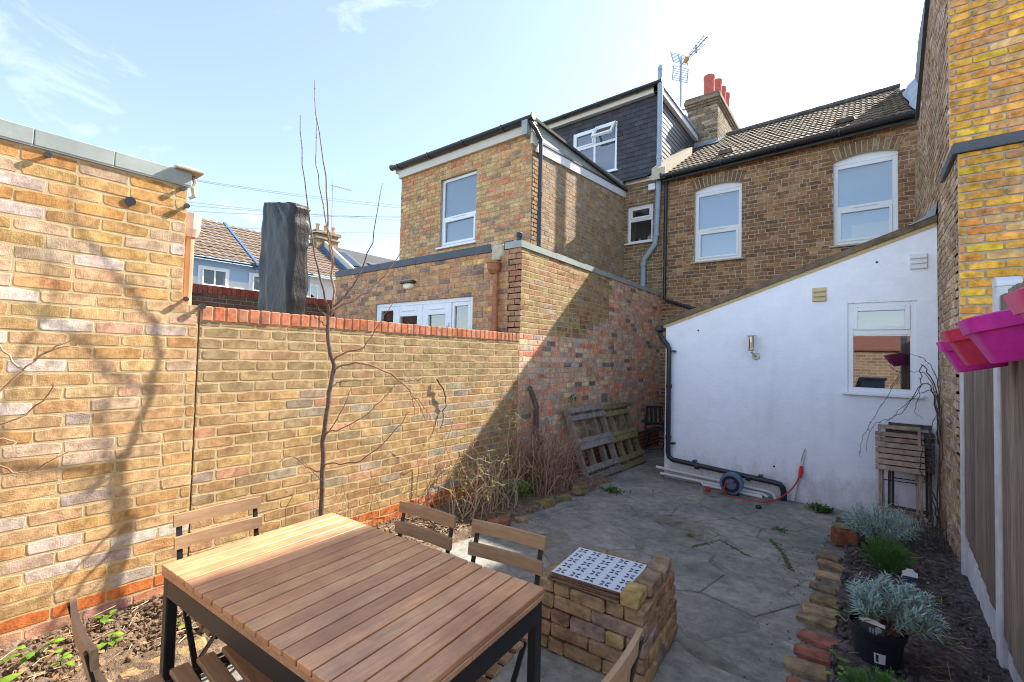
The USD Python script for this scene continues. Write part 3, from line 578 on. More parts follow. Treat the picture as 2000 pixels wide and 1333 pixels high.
def slating(host, fr, region, course, width, ref, seed, cols, most=300):
    r = np.random.default_rng(seed); minu, minv, maxu, maxv = region.bounds; n = 0; rest = MB()
    for k in range(int((maxv - minv) / course) + 1):
        v0 = minv + k * course; u = minu - (width / 2 if k % 2 else 0)
        while u < maxu:
            g = sbox(u + .0015, v0, u + width - .0015, v0 + course * 1.0).intersection(region); u += width
            for h in getattr(g, 'geoms', [g]):
                if h.geom_type != 'Polygon' or h.area < .0015: continue
                x0, y0, x1, y1 = h.bounds; e = r.uniform(0, .003); t = np.array(cols[r.integers(len(cols))]) * (1 + r.normal(0, .08))
                if h.area > .98 * (x1 - x0) * (y1 - y0):
                    v = fr.at([x0, x1, x1, x0] * 2, [y0 - e, y0 - e, y1, y1] * 2, [.010, .010, .0, .0, -.012, -.012, -.012, -.012]); f = [(0, 1, 2, 3), (0, 4, 5, 1), (1, 5, 6, 2), (3, 7, 4, 0)]
                    mb = MB().add(v, f, t)
                else: mb = MB().prism(h, fr, -.012, .004, t)
                n += 1
                if n <= most: mb.build('slate', 'slate', host, tint=True)
                else: rest.add(mb.v[0], mb.f[0], t)
    o = rest.build('slates', 'slate', host, tint=True)
    if o: tag(o, kind='stuff')
SL = [(.042, .039, .044), (.036, .033, .038), (.050, .046, .050)]
slating(fw_, FD, face, .115, .20, 0, 41, SL)
rz_ = lambda y: 5.62 + .603 * (y - 9.55)
cheek = poly((YD, ZD0), (12.72, 7.53), (12.72, ZD1), (YD, ZD1))
c = MB(); c.prism(cheek, FC, -.10, -.012); ck = c.build('dormer_cheek', 'felt', H); slating(ck, FC, cheek, .115, .30, 0, 42, [(.05, .055, .065), (.06, .065, .075)])
c = MB(); FD.box(c, -7.1, XC + .12, ZD1, ZD1 + .14, -.05, .12, .004); c.build('fascia', 'fascia_cream', H)
c = MB(); FC.box(c, YD - .12, 12.75, ZD1 + .0, ZD1 + .14, -.05, .10, .004); c.build('fascia', 'upvc', H)
gutter(H, (-7.2, YD - .19, ZD1 + .17), (XC + .16, YD - .19, ZD1 + .17), .065)
c = MB(); c.box((-7.1, YD - .14, ZD1 + .142), (XC + .13, 13.0, ZD1 + .20)); c.build('dormer_roof', 'lead', H)
c = MB(); FD.box(c, -4.42, XC + .01, ZD0 - .06, ZD0, -.05, .06); c.build('lead_apron', 'gutter_dark', H)
wd = window(H, FD, -5.84, -4.64, 6.08, 7.27, bars=(6.84,), mull=(-5.24,), sash=(2,), glassm='window_glass', back='interior', backd=.25, vents=False, recess=.0)
def open_sash(u0, u1, ztop, hgt, ang):
    s, gl = MB(), MB(); ca, sa = math.cos(ang), math.sin(ang)
    def T(u, d, n): return np.stack([np.asarray(u, float), YD - .03 - np.asarray(d) * sa - np.asarray(n) * ca, ztop - np.asarray(d) * ca + np.asarray(n) * sa], -1)
    e = .055
    for a, b, d0, d1 in ((u0, u0 + e, 0, hgt), (u1 - e, u1, 0, hgt), (u0 + e, u1 - e, 0, e), (u0 + e, u1 - e, hgt - e, hgt)):
        v, f = bevel_box(np.array([a, d0, -.03]), np.array([b, d1, .03]), .005); s.add(T(v[:, 0], v[:, 1], v[:, 2]), f)
    gl.add(T([u0 + e, u1 - e, u1 - e, u0 + e], [e, e, hgt - e, hgt - e], [0] * 4), [(0, 1, 2), (0, 2, 3)])
    s.build('open_casement', 'upvc', wd); gl.build('pane', 'window_glass', wd)
open_sash(-5.20, -4.66, 7.24, .40, .62)
for dx, dz, wh in ((0, 0, 'lowest'), (.07, .035, 'rightmost'), (-.05, .05, 'leftmost'), (.03, .085, 'topmost')):
    b = MB(); a = np.linspace(0, 6.28, 12)
    b.tube(np.stack([-4.84 + dx + .04 * np.cos(a), 0 * a + YD + .06, 6.25 + dz + .05 * np.sin(a)], 1), .011, 5); tag(b.build('purple_flower', 'purple'), f'{wh} of four purple looped ornaments inside the dormer window', 'ornament', 'purple ornaments in the dormer window')
c = MB(); c.tube([(-3.556, 9.58, 8.06), (-3.556, 9.58, 5.6), (-3.60, 9.58, 4.35), (-3.63, 9.58, 4.13), (-3.86, 9.58, 3.83), (-3.885, 9.58, 3.72), (-3.885, 9.58, 3.05)], .056, 12); c.lathe([(.06, 7.98), (.062, 8.04), (.03, 8.10), (0, 8.12)], 12, (-3.556, 9.58, 0))
for z in (3.68, 4.30, 6.0): c.tube([(-3.556 - (.33 if z < 4 else .04 if z < 5 else 0), 9.58, z), (-3.556 - (.33 if z < 4 else .04 if z < 5 else 0), 9.58, z + .07)], .066, 12)
c.build('soil_pipe', 'grey_pipe', H, smooth=40)
c = MB(); v = [(-8.2, 9.5, 5.66), (XC - .12, 9.5, 5.66), (XC - .12, 13.18, 7.80), (-8.2, 13.18, 7.80)]; c.add(v, [(0, 1, 2, 3)]); c.add([(-8.2, 16.9, 5.6), (XC, 16.9, 5.6), (XC, 13.18, 7.8), (-8.2, 13.18, 7.8)], [(0, 1, 2, 3)]); c.build('roof', 'felt', H)

# ---------------------------------------------------------------- the house itself
T = thing('terraced_house', 'dark brick terraced house with tiled roof, two arched windows and white lean-to', 'house')
def arch_poly(u0, u1, vs, rise, h):
    c = (u0 + u1) / 2; w = (u1 - u0) / 2; rad = (w * w + rise * rise) / (2 * rise); cy = vs + rise - rad; a = math.asin(w / rad)
    t = np.linspace(-a, a, 15); inner = [(c + rad * math.sin(x), cy + rad * math.cos(x)) for x in t]; outer = [(c + (rad + h) * math.sin(x * 1.03), cy + (rad + h) * math.cos(x * 1.03)) for x in t]
    return inner, outer, (c, cy, rad, a)
W1 = (-2.83, -1.925, 3.66, 5.17); W2 = (-.458, .42, 3.69, 5.19)
reg = poly((-3.60, -.5), (XR + .05, -.5), (XR + .05, 5.68), (-3.46, 5.60), (-3.46, 2.90), (-3.60, 2.90)); archs = []
for (a, b, c_, d) in (W1, W2):
    inn, out, ar = arch_poly(a, b, d, .075, .215); archs.append(ar)
    reg = reg.difference(Polygon([(a, c_), (b, c_)] + inn[::-1])).difference(Polygon(inn + out[::-1]).buffer(.002))
brickwork(T, F4, reg, REAR, v_ref=.19, seed=31, body='rear_wall', chamfer=False, mortar='mortar_pale', bond='flemish', joint=.012)
for (c_, cy, rad, a) in archs:
    n = 13; t = np.linspace(-a * 1.03, a * 1.03, n + 1)
    for i in range(n):
        q = [(c_ + rr * math.sin(x), cy + rr * math.cos(x)) for rr, x in ((rad + .003, t[i] + .006), (rad + .003, t[i + 1] - .006), (rad + .212, t[i + 1] - .005), (rad + .212, t[i] + .005))]
        MB().prism(Polygon(q), F4, -.03, .008 + R.uniform(-.002, .002), pick(rng, [(3, (.27, .18, .095)), (2, (.20, .13, .075)), (1, (.32, .23, .13))])).build('arch_brick', 'brick', T, tint=True)
    tt = np.linspace(-a * 1.02, a * 1.02, 15)
    MB().prism(Polygon([(c_ + rad * math.sin(x), cy + rad * math.cos(x)) for x in tt] + [(c_ + (rad + .214) * math.sin(x), cy + (rad + .214) * math.cos(x)) for x in tt[::-1]]), F4, -.10, .0).build('arch_mortar', 'mortar_pale', T)
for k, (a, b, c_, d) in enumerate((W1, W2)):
    top = d - .06; w_ = window(T, F4, a, b, c_, top, bars=(c_ + .66,), sash=(0,), back='sky_reflection_blue', backd=.10, glassm='window_glass', fw=.07, sillm='stone_pale', recess=.07)  # blue backing gives these panes a painted sky reflection
    inn, _, _ = arch_poly(a, b, d, .075, .2); hd = MB(); hd.prism(Polygon([(a, top + .001), (b, top + .001)] + inn[::-1]), F4, -.12, -.068); hd.build('arched_head', 'upvc', w_)
    if k: s = MB(); F4.box(s, -.20, .34, 3.77, 4.06, -.165, -.155); s.build('paper_sheet', 'paper_cream', w_)
gutter(T, (-3.46, 9.44, 5.565), (XR + .04, 9.44, 5.655), .068)
c = MB(); v = F4.at([-3.45, XR + .04, XR + .04, -3.45] * 2, [5.46, 5.54, 5.66, 5.58] * 2, [.17] * 4 + [.14] * 4); c.add(v, [(0, 1, 2, 3), (7, 6, 5, 4), (3, 2, 6, 7), (0, 4, 5, 1), (0, 3, 7, 4), (1, 5, 6, 2)]); c.build('fascia', 'gutter_dark', T)
sl = np.array([0, .8563, .5164]); nl = np.array([0, -.5164, .8563]); E0 = np.array([0, 9.40, 5.56])
def roof_at(x, d, n): return E0 + np.stack(np.broadcast_arrays(np.asarray(x, float), 0, 0), -1) * (1, 0, 0) + np.asarray(d, float)[..., None] * sl + np.asarray(n, float)[..., None] * nl + (np.asarray(x, float)[..., None] + 1.4) * np.array([0, 0, .02])
c = MB(); c.add([roof_at(x, np.array(d), np.array(n)) for x, d, n in ((-3.45, .05, -.03), (.70, .05, -.03), (.70, 4.36, -.03), (-3.45, 4.36, -.03))], [(0, 1, 2, 3)])
c.add([(-3.45, 13.14, 7.75), (.7, 13.14, 7.82), (.7, 16.9, 5.6), (-3.45, 16.9, 5.6)], [(0, 1, 2, 3)]); rf = c.build('roof', 'felt', T)
NT, TW, GA = 13, .3, .312
for k in range(14):
    for i in range(NT + 1):
        x0 = -3.36 + i * TW - (.15 if k % 2 else 0); x1 = x0 + TW
        x0, x1 = max(x0, -3.36), min(x1, .60)
        if x1 - x0 < .05: continue
        xs = np.linspace(x0, x1 - .003, 13); hh = .015 * (0.5 + 0.5 * np.cos((xs + 3.36) * 2 * math.pi / .10)) ** 1.3; z = R.uniform(0, .004); dz = R.uniform(-.004, .004)
        rows = [roof_at(xs, np.full(13, k * GA + dz), hh + .012 + z), roof_at(xs, np.full(13, k * GA + dz), hh + .028 + z), roof_at(xs, np.full(13, k * GA + GA + .05), hh + .004)]
        f = [(r * 13 + j, r * 13 + j + 1, r * 13 + 14 + j, r * 13 + 13 + j) for r in (0, 1) for j in range(12)]
        MB().add(np.vstack(rows), f, pick(rng, [(4, (.19, .145, .10)), (2, (.16, .12, .085)), (2, (.22, .17, .12)), (1, (.13, .105, .08))])).build('tile', 'roof_tile', rf, tint=True)
for i in range(10):
    x0 = -3.0 + i * .36
    a = np.linspace(-.15, math.pi + .15, 9); ring = np.stack([0 * a, np.cos(a) * .13, np.sin(a) * .11], 1); v = []
    for x, sc in ((x0, 1.0), (x0 + .372, 1.06)): v.append(ring * sc + (x, 13.14, 7.80 + .02 * (x + 1.4)))
    MB().add(np.vstack(v), [(j, j + 1, 10 + j, 9 + j) for j in range(8)], (.10, .095, .09)).build('ridge_tile', 'roof_tile', T, tint=True)
for (x, d) in ((-2.33, .95), (-.30, .95)):
    m = MB()
    v = [roof_at(np.array(x + a), np.array(d + b), np.array(n)) for a, b, n in ((-.15, -.12, .04), (.15, -.12, .04), (.12, -.10, .12), (-.12, -.10, .12), (-.15, .25, .03), (.15, .25, .03))]
    m.add(v, [(0, 1, 2), (0, 2, 3), (3, 2, 5), (3, 5, 4), (1, 5, 2), (0, 3, 4)], (.12, .105, .09)).build('roof_vent', 'roof_tile', rf, tint=True)
c = MB(); v = []
for (y, z) in ((9.42, 5.70), (11.3, 6.84)): v += [(-3.66, y, z - .2), (-3.37, y, z - .2), (-3.37, y, z + .04), (-3.66, y, z + .06)]
c.add(v, [(0, 1, 2, 3), (7, 6, 5, 4), (3, 2, 6, 7), (0, 3, 7, 4), (1, 5, 6, 2), (0, 4, 5, 1)]); c.build('party_wall_coping', 'stone_pale', T)
c = MB(); c.tube([(-3.40, 9.47, 5.56), (-3.40, 9.60, 5.44), (-3.41, 9.61, 5.3), (-3.415, 9.61, 2.98), (-3.38, 9.60, 2.90), (-2.90, 9.60, 2.72), (-2.3, 9.6, 2.5)], .035, 10); c.build('black_downpipe', 'black_plastic', T, smooth=40)
# chimney
CH = node(T, 'chimney'); fc = facing_garden(12.5); fs = facing_right(-3.09); 
brickwork(CH, fc, hole(-3.86, -3.09, 7.0, 8.46), CHIM, v_ref=.19, seed=35, body=None, chamfer=False, most=60, bond='flemish')
brickwork(CH, fs, hole(12.5, 14.9, 7.2, 8.46), [(3, (.30, .24, .15)), (2, (.25, .19, .12)), (1, (.2, .15, .1))], v_ref=.19, seed=36, body=None, chamfer=False, most=40, bond='flemish')
m = MB(); m.box((-3.86, 12.504, 7.0), (-3.094, 14.9, 8.46)); m.build('stack', 'mortar_pale', CH)
m = MB()
for k, (z0, z1, e) in enumerate(((8.46, 8.53, .03), (8.532, 8.60, .055), (8.602, 8.70, .085), (8.702, 8.78, .06))): m.box((-3.86 - e, 12.5 - e, z0), (-3.09 + e, 14.9 + e, z1), .012, pick(rng, CHIM))
m.build('corbel', 'brick', CH, tint=True)
for i in range(4):
    m = MB(); y = (12.86, 13.72, 14.25, 14.72)[i]; hgt = (.68, 1.0, 1.04, 1.08)[i]; r_ = (.135, .12, .115, .11)[i]
    m.lathe([(r_ * 1.08, 8.76), (r_ * 1.05, 8.80), (r_ * .98, 8.78 + hgt * .85), (r_ * 1.1, 8.78 + hgt * .88), (r_ * 1.1, 8.78 + hgt), (r_ * .85, 8.78 + hgt), (r_ * .8, 8.9)], 16, (-3.40, y, 0)); m.build('pot', 'chimney_pot', CH, smooth=40)
m = MB(); m.box((-3.90, 12.44, 7.32), (-3.05, 12.52, 7.50), .01); v = [roof_at(np.array(x), np.array(d), np.array(.055)) for x, d in ((-3.9, 3.2), (-2.95, 3.2), (-2.95, 4.3), (-3.1, 4.3), (-3.1, 3.62), (-3.9, 3.62))]; m.add(v, [(0, 1, 4), (0, 4, 5), (1, 2, 3), (1, 3, 4)]); m.build('lead_flashing', 'lead', CH)
# white lean-to
FW = facing_garden(6.75)
wl = poly((-2.367, -.45), (XR - .012, -.45), (XR - .012, 3.222), (-2.367, 2.164)).difference(hole(-.175, .448, 1.29, 2.35))
m = MB(); m.prism(wl, FW, -.22, 0); lw = m.build('lean_to_wall', 'rendered_wall', T)
m = MB(); m.box((-2.366, 6.975, -.45), (-2.16, 9.66, 2.16)); m.build('lean_to_side', 'white_render', T)
window(T, FW, -.175, .448, 1.29, 2.35, bars=(1.995,), sash=(1,), back='interior', backd=.5, glassm='window_glass', fw=.055, recess=.015, vents=False, sillm='upvc', sill_out=.05)
m = MB(); m.prism(poly((-2.48, 2.105), (XR - .015, 3.210), (XR - .015, 3.285), (-2.48, 2.18)), FW, -2.92, .035); m.build('lean_to_roof', 'roof_verge', T)
m = MB(); m.prism(poly((-2.44, 2.075), (XR - .02, 3.165), (XR - .02, 3.209), (-2.44, 2.118)), FW, -.05, .012); m.build('verge_mortar', 'mortar_sand', T)
a = np.linspace(0, 1, 9); m = MB(); m.prism(Polygon([(.36 + .26 * x, 3.20 + .09 * x + .16 * x ** 3) for x in a] + [(.60, 3.28), (.40, 3.20)]), FW, -.5, .045); m.build('lead_flashing', 'lead', T)
def louvre(u0, u1, v0, v1, mt, name):
    m = MB(); FW.box(m, u0, u1, v0, v1, -.01, .012, .004); n = 3; h = (v1 - v0) / n
    for k in range(n):
        v = FW.at([u0 + .008, u1 - .008] * 4, [v0 + k * h + .006] * 2 + [v0 + k * h + .006] * 2 + [v0 + (k + 1) * h - .004] * 4, [.012, .012, .034, .034, .016, .016, .012, .012])
        m.add(v, [(0, 1, 3, 2), (2, 3, 5, 4), (4, 5, 7, 6), (0, 2, 4, 6), (1, 7, 5, 3)])
    m.build(name, mt, T)
louvre(-.53, -.385, 2.385, 2.56, 'vent_buff', 'buff_air_vent'); louvre(.385, .54, 2.70, 2.872, 'vent_white', 'white_air_vent')
m = MB(); y = 6.67
m.tube([(-2.45, 6.80, 2.10), (-2.45, 6.72, 2.02), (-2.42, 6.69, 1.96), (-2.315, y, 1.84), (-2.29, y, 1.78), (-2.285, y, .26), (-2.27, y, .20), (-2.22, y, .165), (-.93, y, .082), (-.86, y, .07), (-.83, y, .03), (-.82, y, -.03), (-.82, y, -.22)], .035, 12)
for z in (.45, 1.2): m.tube([(-2.285, y, z), (-2.285, y, z + .06)], .043, 12)
for x in (-1.9, -1.25): m.tube([(x, y, .146 - (x + 2.22) * .06), (x + .05, y, .146 - (x + 2.22) * .06)], .043, 12)
for p in ((-2.24, 1.748), (-2.235, .40), (-1.93, .19), (-1.1, .13)): m.box((p[0] - .012, 6.66, p[1] - .012), (p[0] + .035, 6.752, p[1] + .012), .004)
m.box((-2.50, 6.66, 2.04), (-2.40, 6.80, 2.13), .015)
m.build('black_waste_pipe', 'black_plastic', T, smooth=40)
for pts in ([(-2.47, 6.70, .015), (-1.45, 6.69, -.025), (-1.02, 6.69, -.045), (-.95, 6.69, -.06), (-.92, 6.69, -.10), (-.92, 6.69, -.2)], [(-2.40, 6.69, -.065), (-1.4, 6.68, -.085), (-1.05, 6.68, -.095), (-1.0, 6.68, -.12)], [(-1.80, 6.65, -.075), (-1.78, 6.62, -.10), (-1.35, 6.60, -.105), (-1.05, 6.6, -.11)]):
    m = MB(); m.tube(pts, .021, 10); m.build('waste_pipe', 'white_pipe', T, smooth=40)
m = MB(); m.bar((-.735, 6.72, -.12), (-.615, 6.735, .48), .035, .025, (0, 1, 0), .004); m.build('cable_trunking', 'white_pipe', T)
m = MB(); m.bar((-.64, 6.72, .40), (-.60, 6.735, .55), .012, .012, (0, 1, 0)); m.build('cable_end', 'grey_pipe', T)
for (x, z) in ((-.94, .27), (.10, 2.82), (-1.9, 2.05)): m = MB(); m.lathe([(0, .004), (.011, .003), (.013, 0)], 8, (x, 6.748, z), M=np.array([[1, 0, 0], [0, 0, -1], [0, 1, 0.]])); m.build('screw_hole', 'black_plastic', T)

t = thing('wall_lantern', 'slim metal lantern with flat round hat fixed to the white wall', 'lamp', (-1.185, 6.75, 1.66))
def along_y(m, pr, n, o): m.lathe(pr, n, o, M=np.array([[1, 0, 0], [0, 0, -1], [0, 1, 0.]])); return m
along_y(MB(), [(0, .025), (.04, .022), (.046, .01), (.046, 0)], 18, (.03, 0, .03)).build('wall_plate', 'lamp_metal', t, smooth=40)
m = MB(); m.tube([(.03, -.02, .03), (.02, -.09, .04), (-.005, -.11, .09)], .012, 8); m.build('arm', 'lamp_metal', t)
m = MB(); m.lathe([(0, .10), (.03, .10), (.034, .115), (.034, .13), (0, .13)], 16, (-.01, -.11, 0)); m.build('socket', 'lamp_metal', t, smooth=40)
m = MB(); m.lathe([(.028, .13), (.028, .295)], 16, (-.01, -.11, 0)); m.build('glass_tube', 'window_glass', t, smooth=True)
m = MB(); m.lathe([(0, .135), (.012, .14), (.014, .21), (0, .23)], 10, (-.01, -.11, 0)); m.build('bulb', 'lamp_lens', t, smooth=True)
m = MB()
for k in range(4): a = k * math.pi / 2 + .6; m.tube([(-.01 + .034 * math.cos(a), -.11 + .034 * math.sin(a), .12), (-.01 + .034 * math.cos(a), -.11 + .034 * math.sin(a), .30)], .003, 5)
m.build('cage', 'lamp_metal', t)
m = MB(); m.lathe([(0, .318), (.02, .316), (.068, .302), (.070, .296), (0, .297)], 22, (-.01, -.11, 0)); m.build('hat', 'lamp_metal', t, smooth=40)

t = thing('cable_reel', 'round grey cable reel with red cord against the waste pipes', 'cable reel', (-1.385, 6.47, -.115))
m = along_y(MB(), [(0, .085), (.125, .085), (.138, .078), (.138, .062), (.11, .058), (.11, .012), (.138, .008), (.138, -.01), (0, -.01)], 28, (0, .04, .14)); m.build('drum', 'reel_grey', t, smooth=40)
m = along_y(MB(), [(.07, .088), (.105, .088), (.105, .096), (.07, .096)], 24, (0, .04, .14)); m.build('rim', 'pot_black', t)
m = MB(); m.tube([(.03, -.06, .17), (.06, -.065, .18), (.085, -.06, .172)], .010, 7); m.build('crank', 'pot_black', t)
m = MB(); m.box((-.09, -.0, .0), (.09, .06, .02), .004); m.build('foot', 'pot_black', t)
t = thing('extension_lead', 'bright red extension cord looping from the grey reel up to a wall socket', 'cord')
q = np.array([(-1.39, 6.39, .045), (-1.44, 6.38, .02), (-1.45, 6.37, -.06), (-1.40, 6.36, -.115), (-1.20, 6.34, -.118), (-1.0, 6.38, -.11), (-.88, 6.45, -.075), (-.78, 6.52, .0), (-.70, 6.58, .10), (-.655, 6.63, .20), (-.64, 6.69, .27)])
from scipy.interpolate import CubicSpline
cs = CubicSpline(np.arange(len(q)), q); m = MB(); m.tube(cs(np.linspace(0, len(q) - 1, 70)), .009, 7); m.build('cable', 'red_plastic', t, smooth=True)
m = MB(); m.tube([(-.648, 6.66, .20), (-.64, 6.69, .27), (-.636, 6.71, .33)], [.02, .026, .018], 8); m.build('plug', 'red_plastic', t)
m = MB(); m.lathe([(0, 0), (.03, 0), (.034, .03), (.028, .055), (0, .06)], 12, (-1.66, 6.42, -.118)); tag(m.build('red_ball', 'red_plastic'), 'small red ball on the paving by the white pipes', 'ball')
m = MB(); m.mesh(trimesh.creation.icosphere(1, .035)); m.v[0] = m.v[0] * (1, .8, .9) + (-1.0, 6.05, -.095); tag(m.build('dark_stone', 'black_plastic'), 'small dark lump on the paving in front of the pipes', 'stone')

# ---------------------------------------------------------------- yellow brick house on the right
Y = thing('yellow_brick_house', 'tall bright yellow brick house with rough old brick flank at the right', 'house')
F5, F6, FR = facing_garden(5.4), facing_garden(5.9), facing_left(XR)
brickwork(Y, F5, hole(XR, 3.2, -.5, 3.46), YELLOW, mat='brick_old', v_ref=.19, seed=51, body='lower_front_wall', mortar='mortar_grey', joint=.013, jit=.004, c=.006, proud=.008, most=200)
brickwork(Y, F6, hole(XR, 3.4, 3.3, 7.3), YELLOW, mat='brick_old', v_ref=.19, seed=52, body='upper_front_wall', mortar='mortar_grey', joint=.013, jit=.004, c=.006, proud=.008, most=200)
FR2 = poly((-9.66, -.5), (-5.402, -.5), (-5.402, 3.45), (-5.902, 3.45), (-5.902, 6.90), (-9.66, 4.86))
brickwork(Y, FR, FR2, ROUGH, mat='brick_old', v_ref=.19, seed=53, body='flank_wall', mortar='mortar_pale', joint=.016, jit=.007, proud=.007, chamfer=False, bond='flemish')
c = MB(); F5.box(c, XR - .035, 3.2, 3.462, 3.555, -.5, .035, .004); FR.box(c, -6.16, -5.435, 3.464, 3.553, -.25, .037, .004); FR.box(c, -6.30, -6.162, 3.50, 3.62, -.05, .025, .004); c.build('roof_coping', 'coping_dark', Y)
c = MB(); v = []
for (y, z) in ((5.86, 6.925), (8.9, 5.26)): v += [(XR - .05, y, z), (XR + .6, y, z + .3), (XR + .6, y, z + .36), (XR - .05, y, z + .06)]
c.add(v, [(0, 1, 2, 3), (7, 6, 5, 4), (3, 2, 6, 7), (0, 3, 7, 4), (1, 5, 6, 2), (0, 4, 5, 1)]); c.build('verge', 'coping_dark', Y)
mans = poly((.67, 5.0), (6.5, 5.0), (6.5, 9.3), (.975, 9.3)); fm = facing_garden(9.72)
c = MB(); c.prism(mans, fm, -4.2, -.012); mz = c.build('mansard', 'felt', Y); slating(mz, fm, mans.intersection(hole(.6, 1.6, 5, 9.3)), .18, .25, 0, 54, [(.075, .065, .085), (.09, .075, .09), (.06, .055, .075)])
c = MB(); c.prism(poly((.655, 5.6), (.72, 5.6), (1.02, 9.3), (.955, 9.3)), fm, -.06, .03); c.build('lead_edge', 'lead', Y)
c = MB(); v = []
for d, hh, x0 in ((.0, .04, .64), (.3, .16, .61), (.8, .24, .585), (1.3, .20, .61), (2.4, .30, .57), (3.0, .10, .59)):
    v += [roof_at(np.array(x0), np.array(d), np.array(.05)), roof_at(np.array(x0 + .06), np.array(d), np.array(hh * .7)), roof_at(np.array(x0 + .16), np.array(d), np.array(hh)), roof_at(np.array(.75), np.array(d), np.array(hh))]
c.add(v, [(a * 4 + j, a * 4 + j + 1, a * 4 + 5 + j, a * 4 + 4 + j) for a in range(5) for j in range(3)] + [(0, 3, 2, 1), (20, 21, 22, 23)]); c.build('lead_flashing', 'lead', Y)

for y_, z0_, z1_ in ((5.395, -.5, 3.46), (5.895, 3.46, 6.88)): m = MB(); m.box((XR - .003, y_, z0_), (XR + .012, y_ + .012, z1_)); m.build('corner_mortar', 'mortar_grey', Y)
# ---------------------------------------------------------------- fence with hanging planters
fx = lambda y: .628 - .022 * (5.3 - y)
f = thing('timber_fence', 'weathered vertical board fence with pale concrete posts and gravel boards', 'fence')
for y0, top in ((5.09, 2.0), (3.62, 2.13), (1.85, 2.2)):
    m = MB(); x = fx(y0); m.box((x - .02, y0, -.4), (x + .08, y0 + .115, top - .05), .008); m.prism(Polygon([(y0, top - .06), (y0 + .115, top - .06)] + [(y0 + .0575 + .0575 * math.cos(a), top - .05 + .05 * math.sin(a)) for a in np.linspace(0, math.pi, 7)]), facing_right(x + .08), -.10, 0); m.build('concrete_post', 'concrete', f)
for (ya, yb) in ((3.737, 5.088), (1.967, 3.618)):
    gt = lambda y: .19 + .085 * (y - 3.7)
    m = MB(); v = []
    for y in (ya, yb): x = fx(y); v += [(x + .005, y, -.35), (x + .055, y, -.35), (x + .055, y, gt(y)), (x + .005, y, gt(y))]
    m.add(v, [(0, 1, 2, 3), (7, 6, 5, 4), (3, 2, 6, 7), (0, 3, 7, 4), (1, 5, 6, 2), (0, 4, 5, 1)]); m.build('gravel_board', 'concrete', f)
    n = int((yb - ya) / .098); p = (yb - ya) / n
    for k in range(n):
        y0 = ya + k * p; x = fx(y0); zt = 1.80 + (.22 if ya < 3 else 0) + R.uniform(-.01, .01); zb = gt(y0) - .015 + R.uniform(-.012, .012); t0, t1 = .020, .006
        v = [(x - .004, y0, z) for z in (zb, zt)] + [(x + .016 - t0, y0 + p * 1.08, z) for z in (zb, zt)] + [(x + .016, y0, z) for z in (zb, zt)] + [(x + .018, y0 + p * 1.08, z) for z in (zb, zt)]
        MB().add(v, [(0, 2, 3, 1), (4, 5, 7, 6), (0, 1, 5, 4), (2, 6, 7, 3), (1, 3, 7, 5), (0, 4, 6, 2)], pick(rng, [(3, (.20, .155, .125)), (2, (.17, .135, .11)), (1, (.235, .19, .15))])).build('board', 'fence_wood', f, tint=True)
    m = MB(); m.bar((fx(ya) + .03, ya, 1.55), (fx(yb) + .03, yb, 1.55), .03, .07); m.bar((fx(ya) + .03, ya, .5), (fx(yb) + .03, yb, .5), .03, .07); m.build('rail', 'fence_wood', f, tint=True)
m = MB(); m.bar((fx(3.5) + .035, 3.50, -.3), (fx(3.5) + .035, 3.50, 1.95), .05, .04); m.build('batten', 'fence_wood', f, tint=True)
def planter(y, z, r, mt, label, tilt=.24, hgt=.17, x=.425):
    t = thing('hanging_planter', label, 'planter', (x, y, z))
    Mt = np.array([[math.cos(tilt), 0, math.sin(tilt)], [0, 1, 0], [-math.sin(tilt), 0, math.cos(tilt)]]) if False else np.array([[math.cos(tilt), 0, -math.sin(tilt)], [0, 1, 0], [math.sin(tilt), 0, math.cos(tilt)]])
    sq = lambda m: m
    def body(pr, n=28):
        m = MB(); m.lathe(pr, n)
        v = m.v[0]; a = np.arctan2(v[:, 1], v[:, 0]); k = 1.0 / np.maximum((np.abs(np.cos(a)) ** 5 + np.abs(np.sin(a)) ** 5) ** .2, .2)
        v[:, 0] *= k; v[:, 1] *= k; m.v[0] = v @ Mt.T; return m
    body([(0, -hgt), (r * .68, -hgt), (r * .70, -hgt + .008), (r * .90, -.045), (r * .86, -.04), (r * .66, -hgt + .02), (0, -hgt + .02)]).build('pot', mt, t, smooth=35)
    body([(r * .905, -.05), (r * .96, -.052), (r * 1.0, 0), (r * .95, .004), (r * .88, -.045)]).build('rim', mt, t, smooth=35)
    body([(0, -.035), (r * .87, -.035)]).build('soil', 'soil_dark', t)
    m = MB()
    for dy in (-.07, .07): m.tube([(r * .9, dy, .005 + r * .9 * math.sin(tilt)), (.15, dy, .10), (.21, dy, .10), (.215, dy, .03)], .006, 6)
    m.build('hook', mt, t)
planter(3.30, 1.775, .13, 'planter_magenta', 'magenta planter furthest along the fence, half behind the red planter')
planter(2.96, 1.815, .145, 'planter_red', 'dark red planter hung on the fence between two magenta planters')
planter(2.36, 1.825, .155, 'planter_magenta', 'large magenta planter hung on the fence in front of a concrete post')
planter(1.66, 1.84, .145, 'planter_pink', 'coral pink planter cut off by the right edge of the picture')

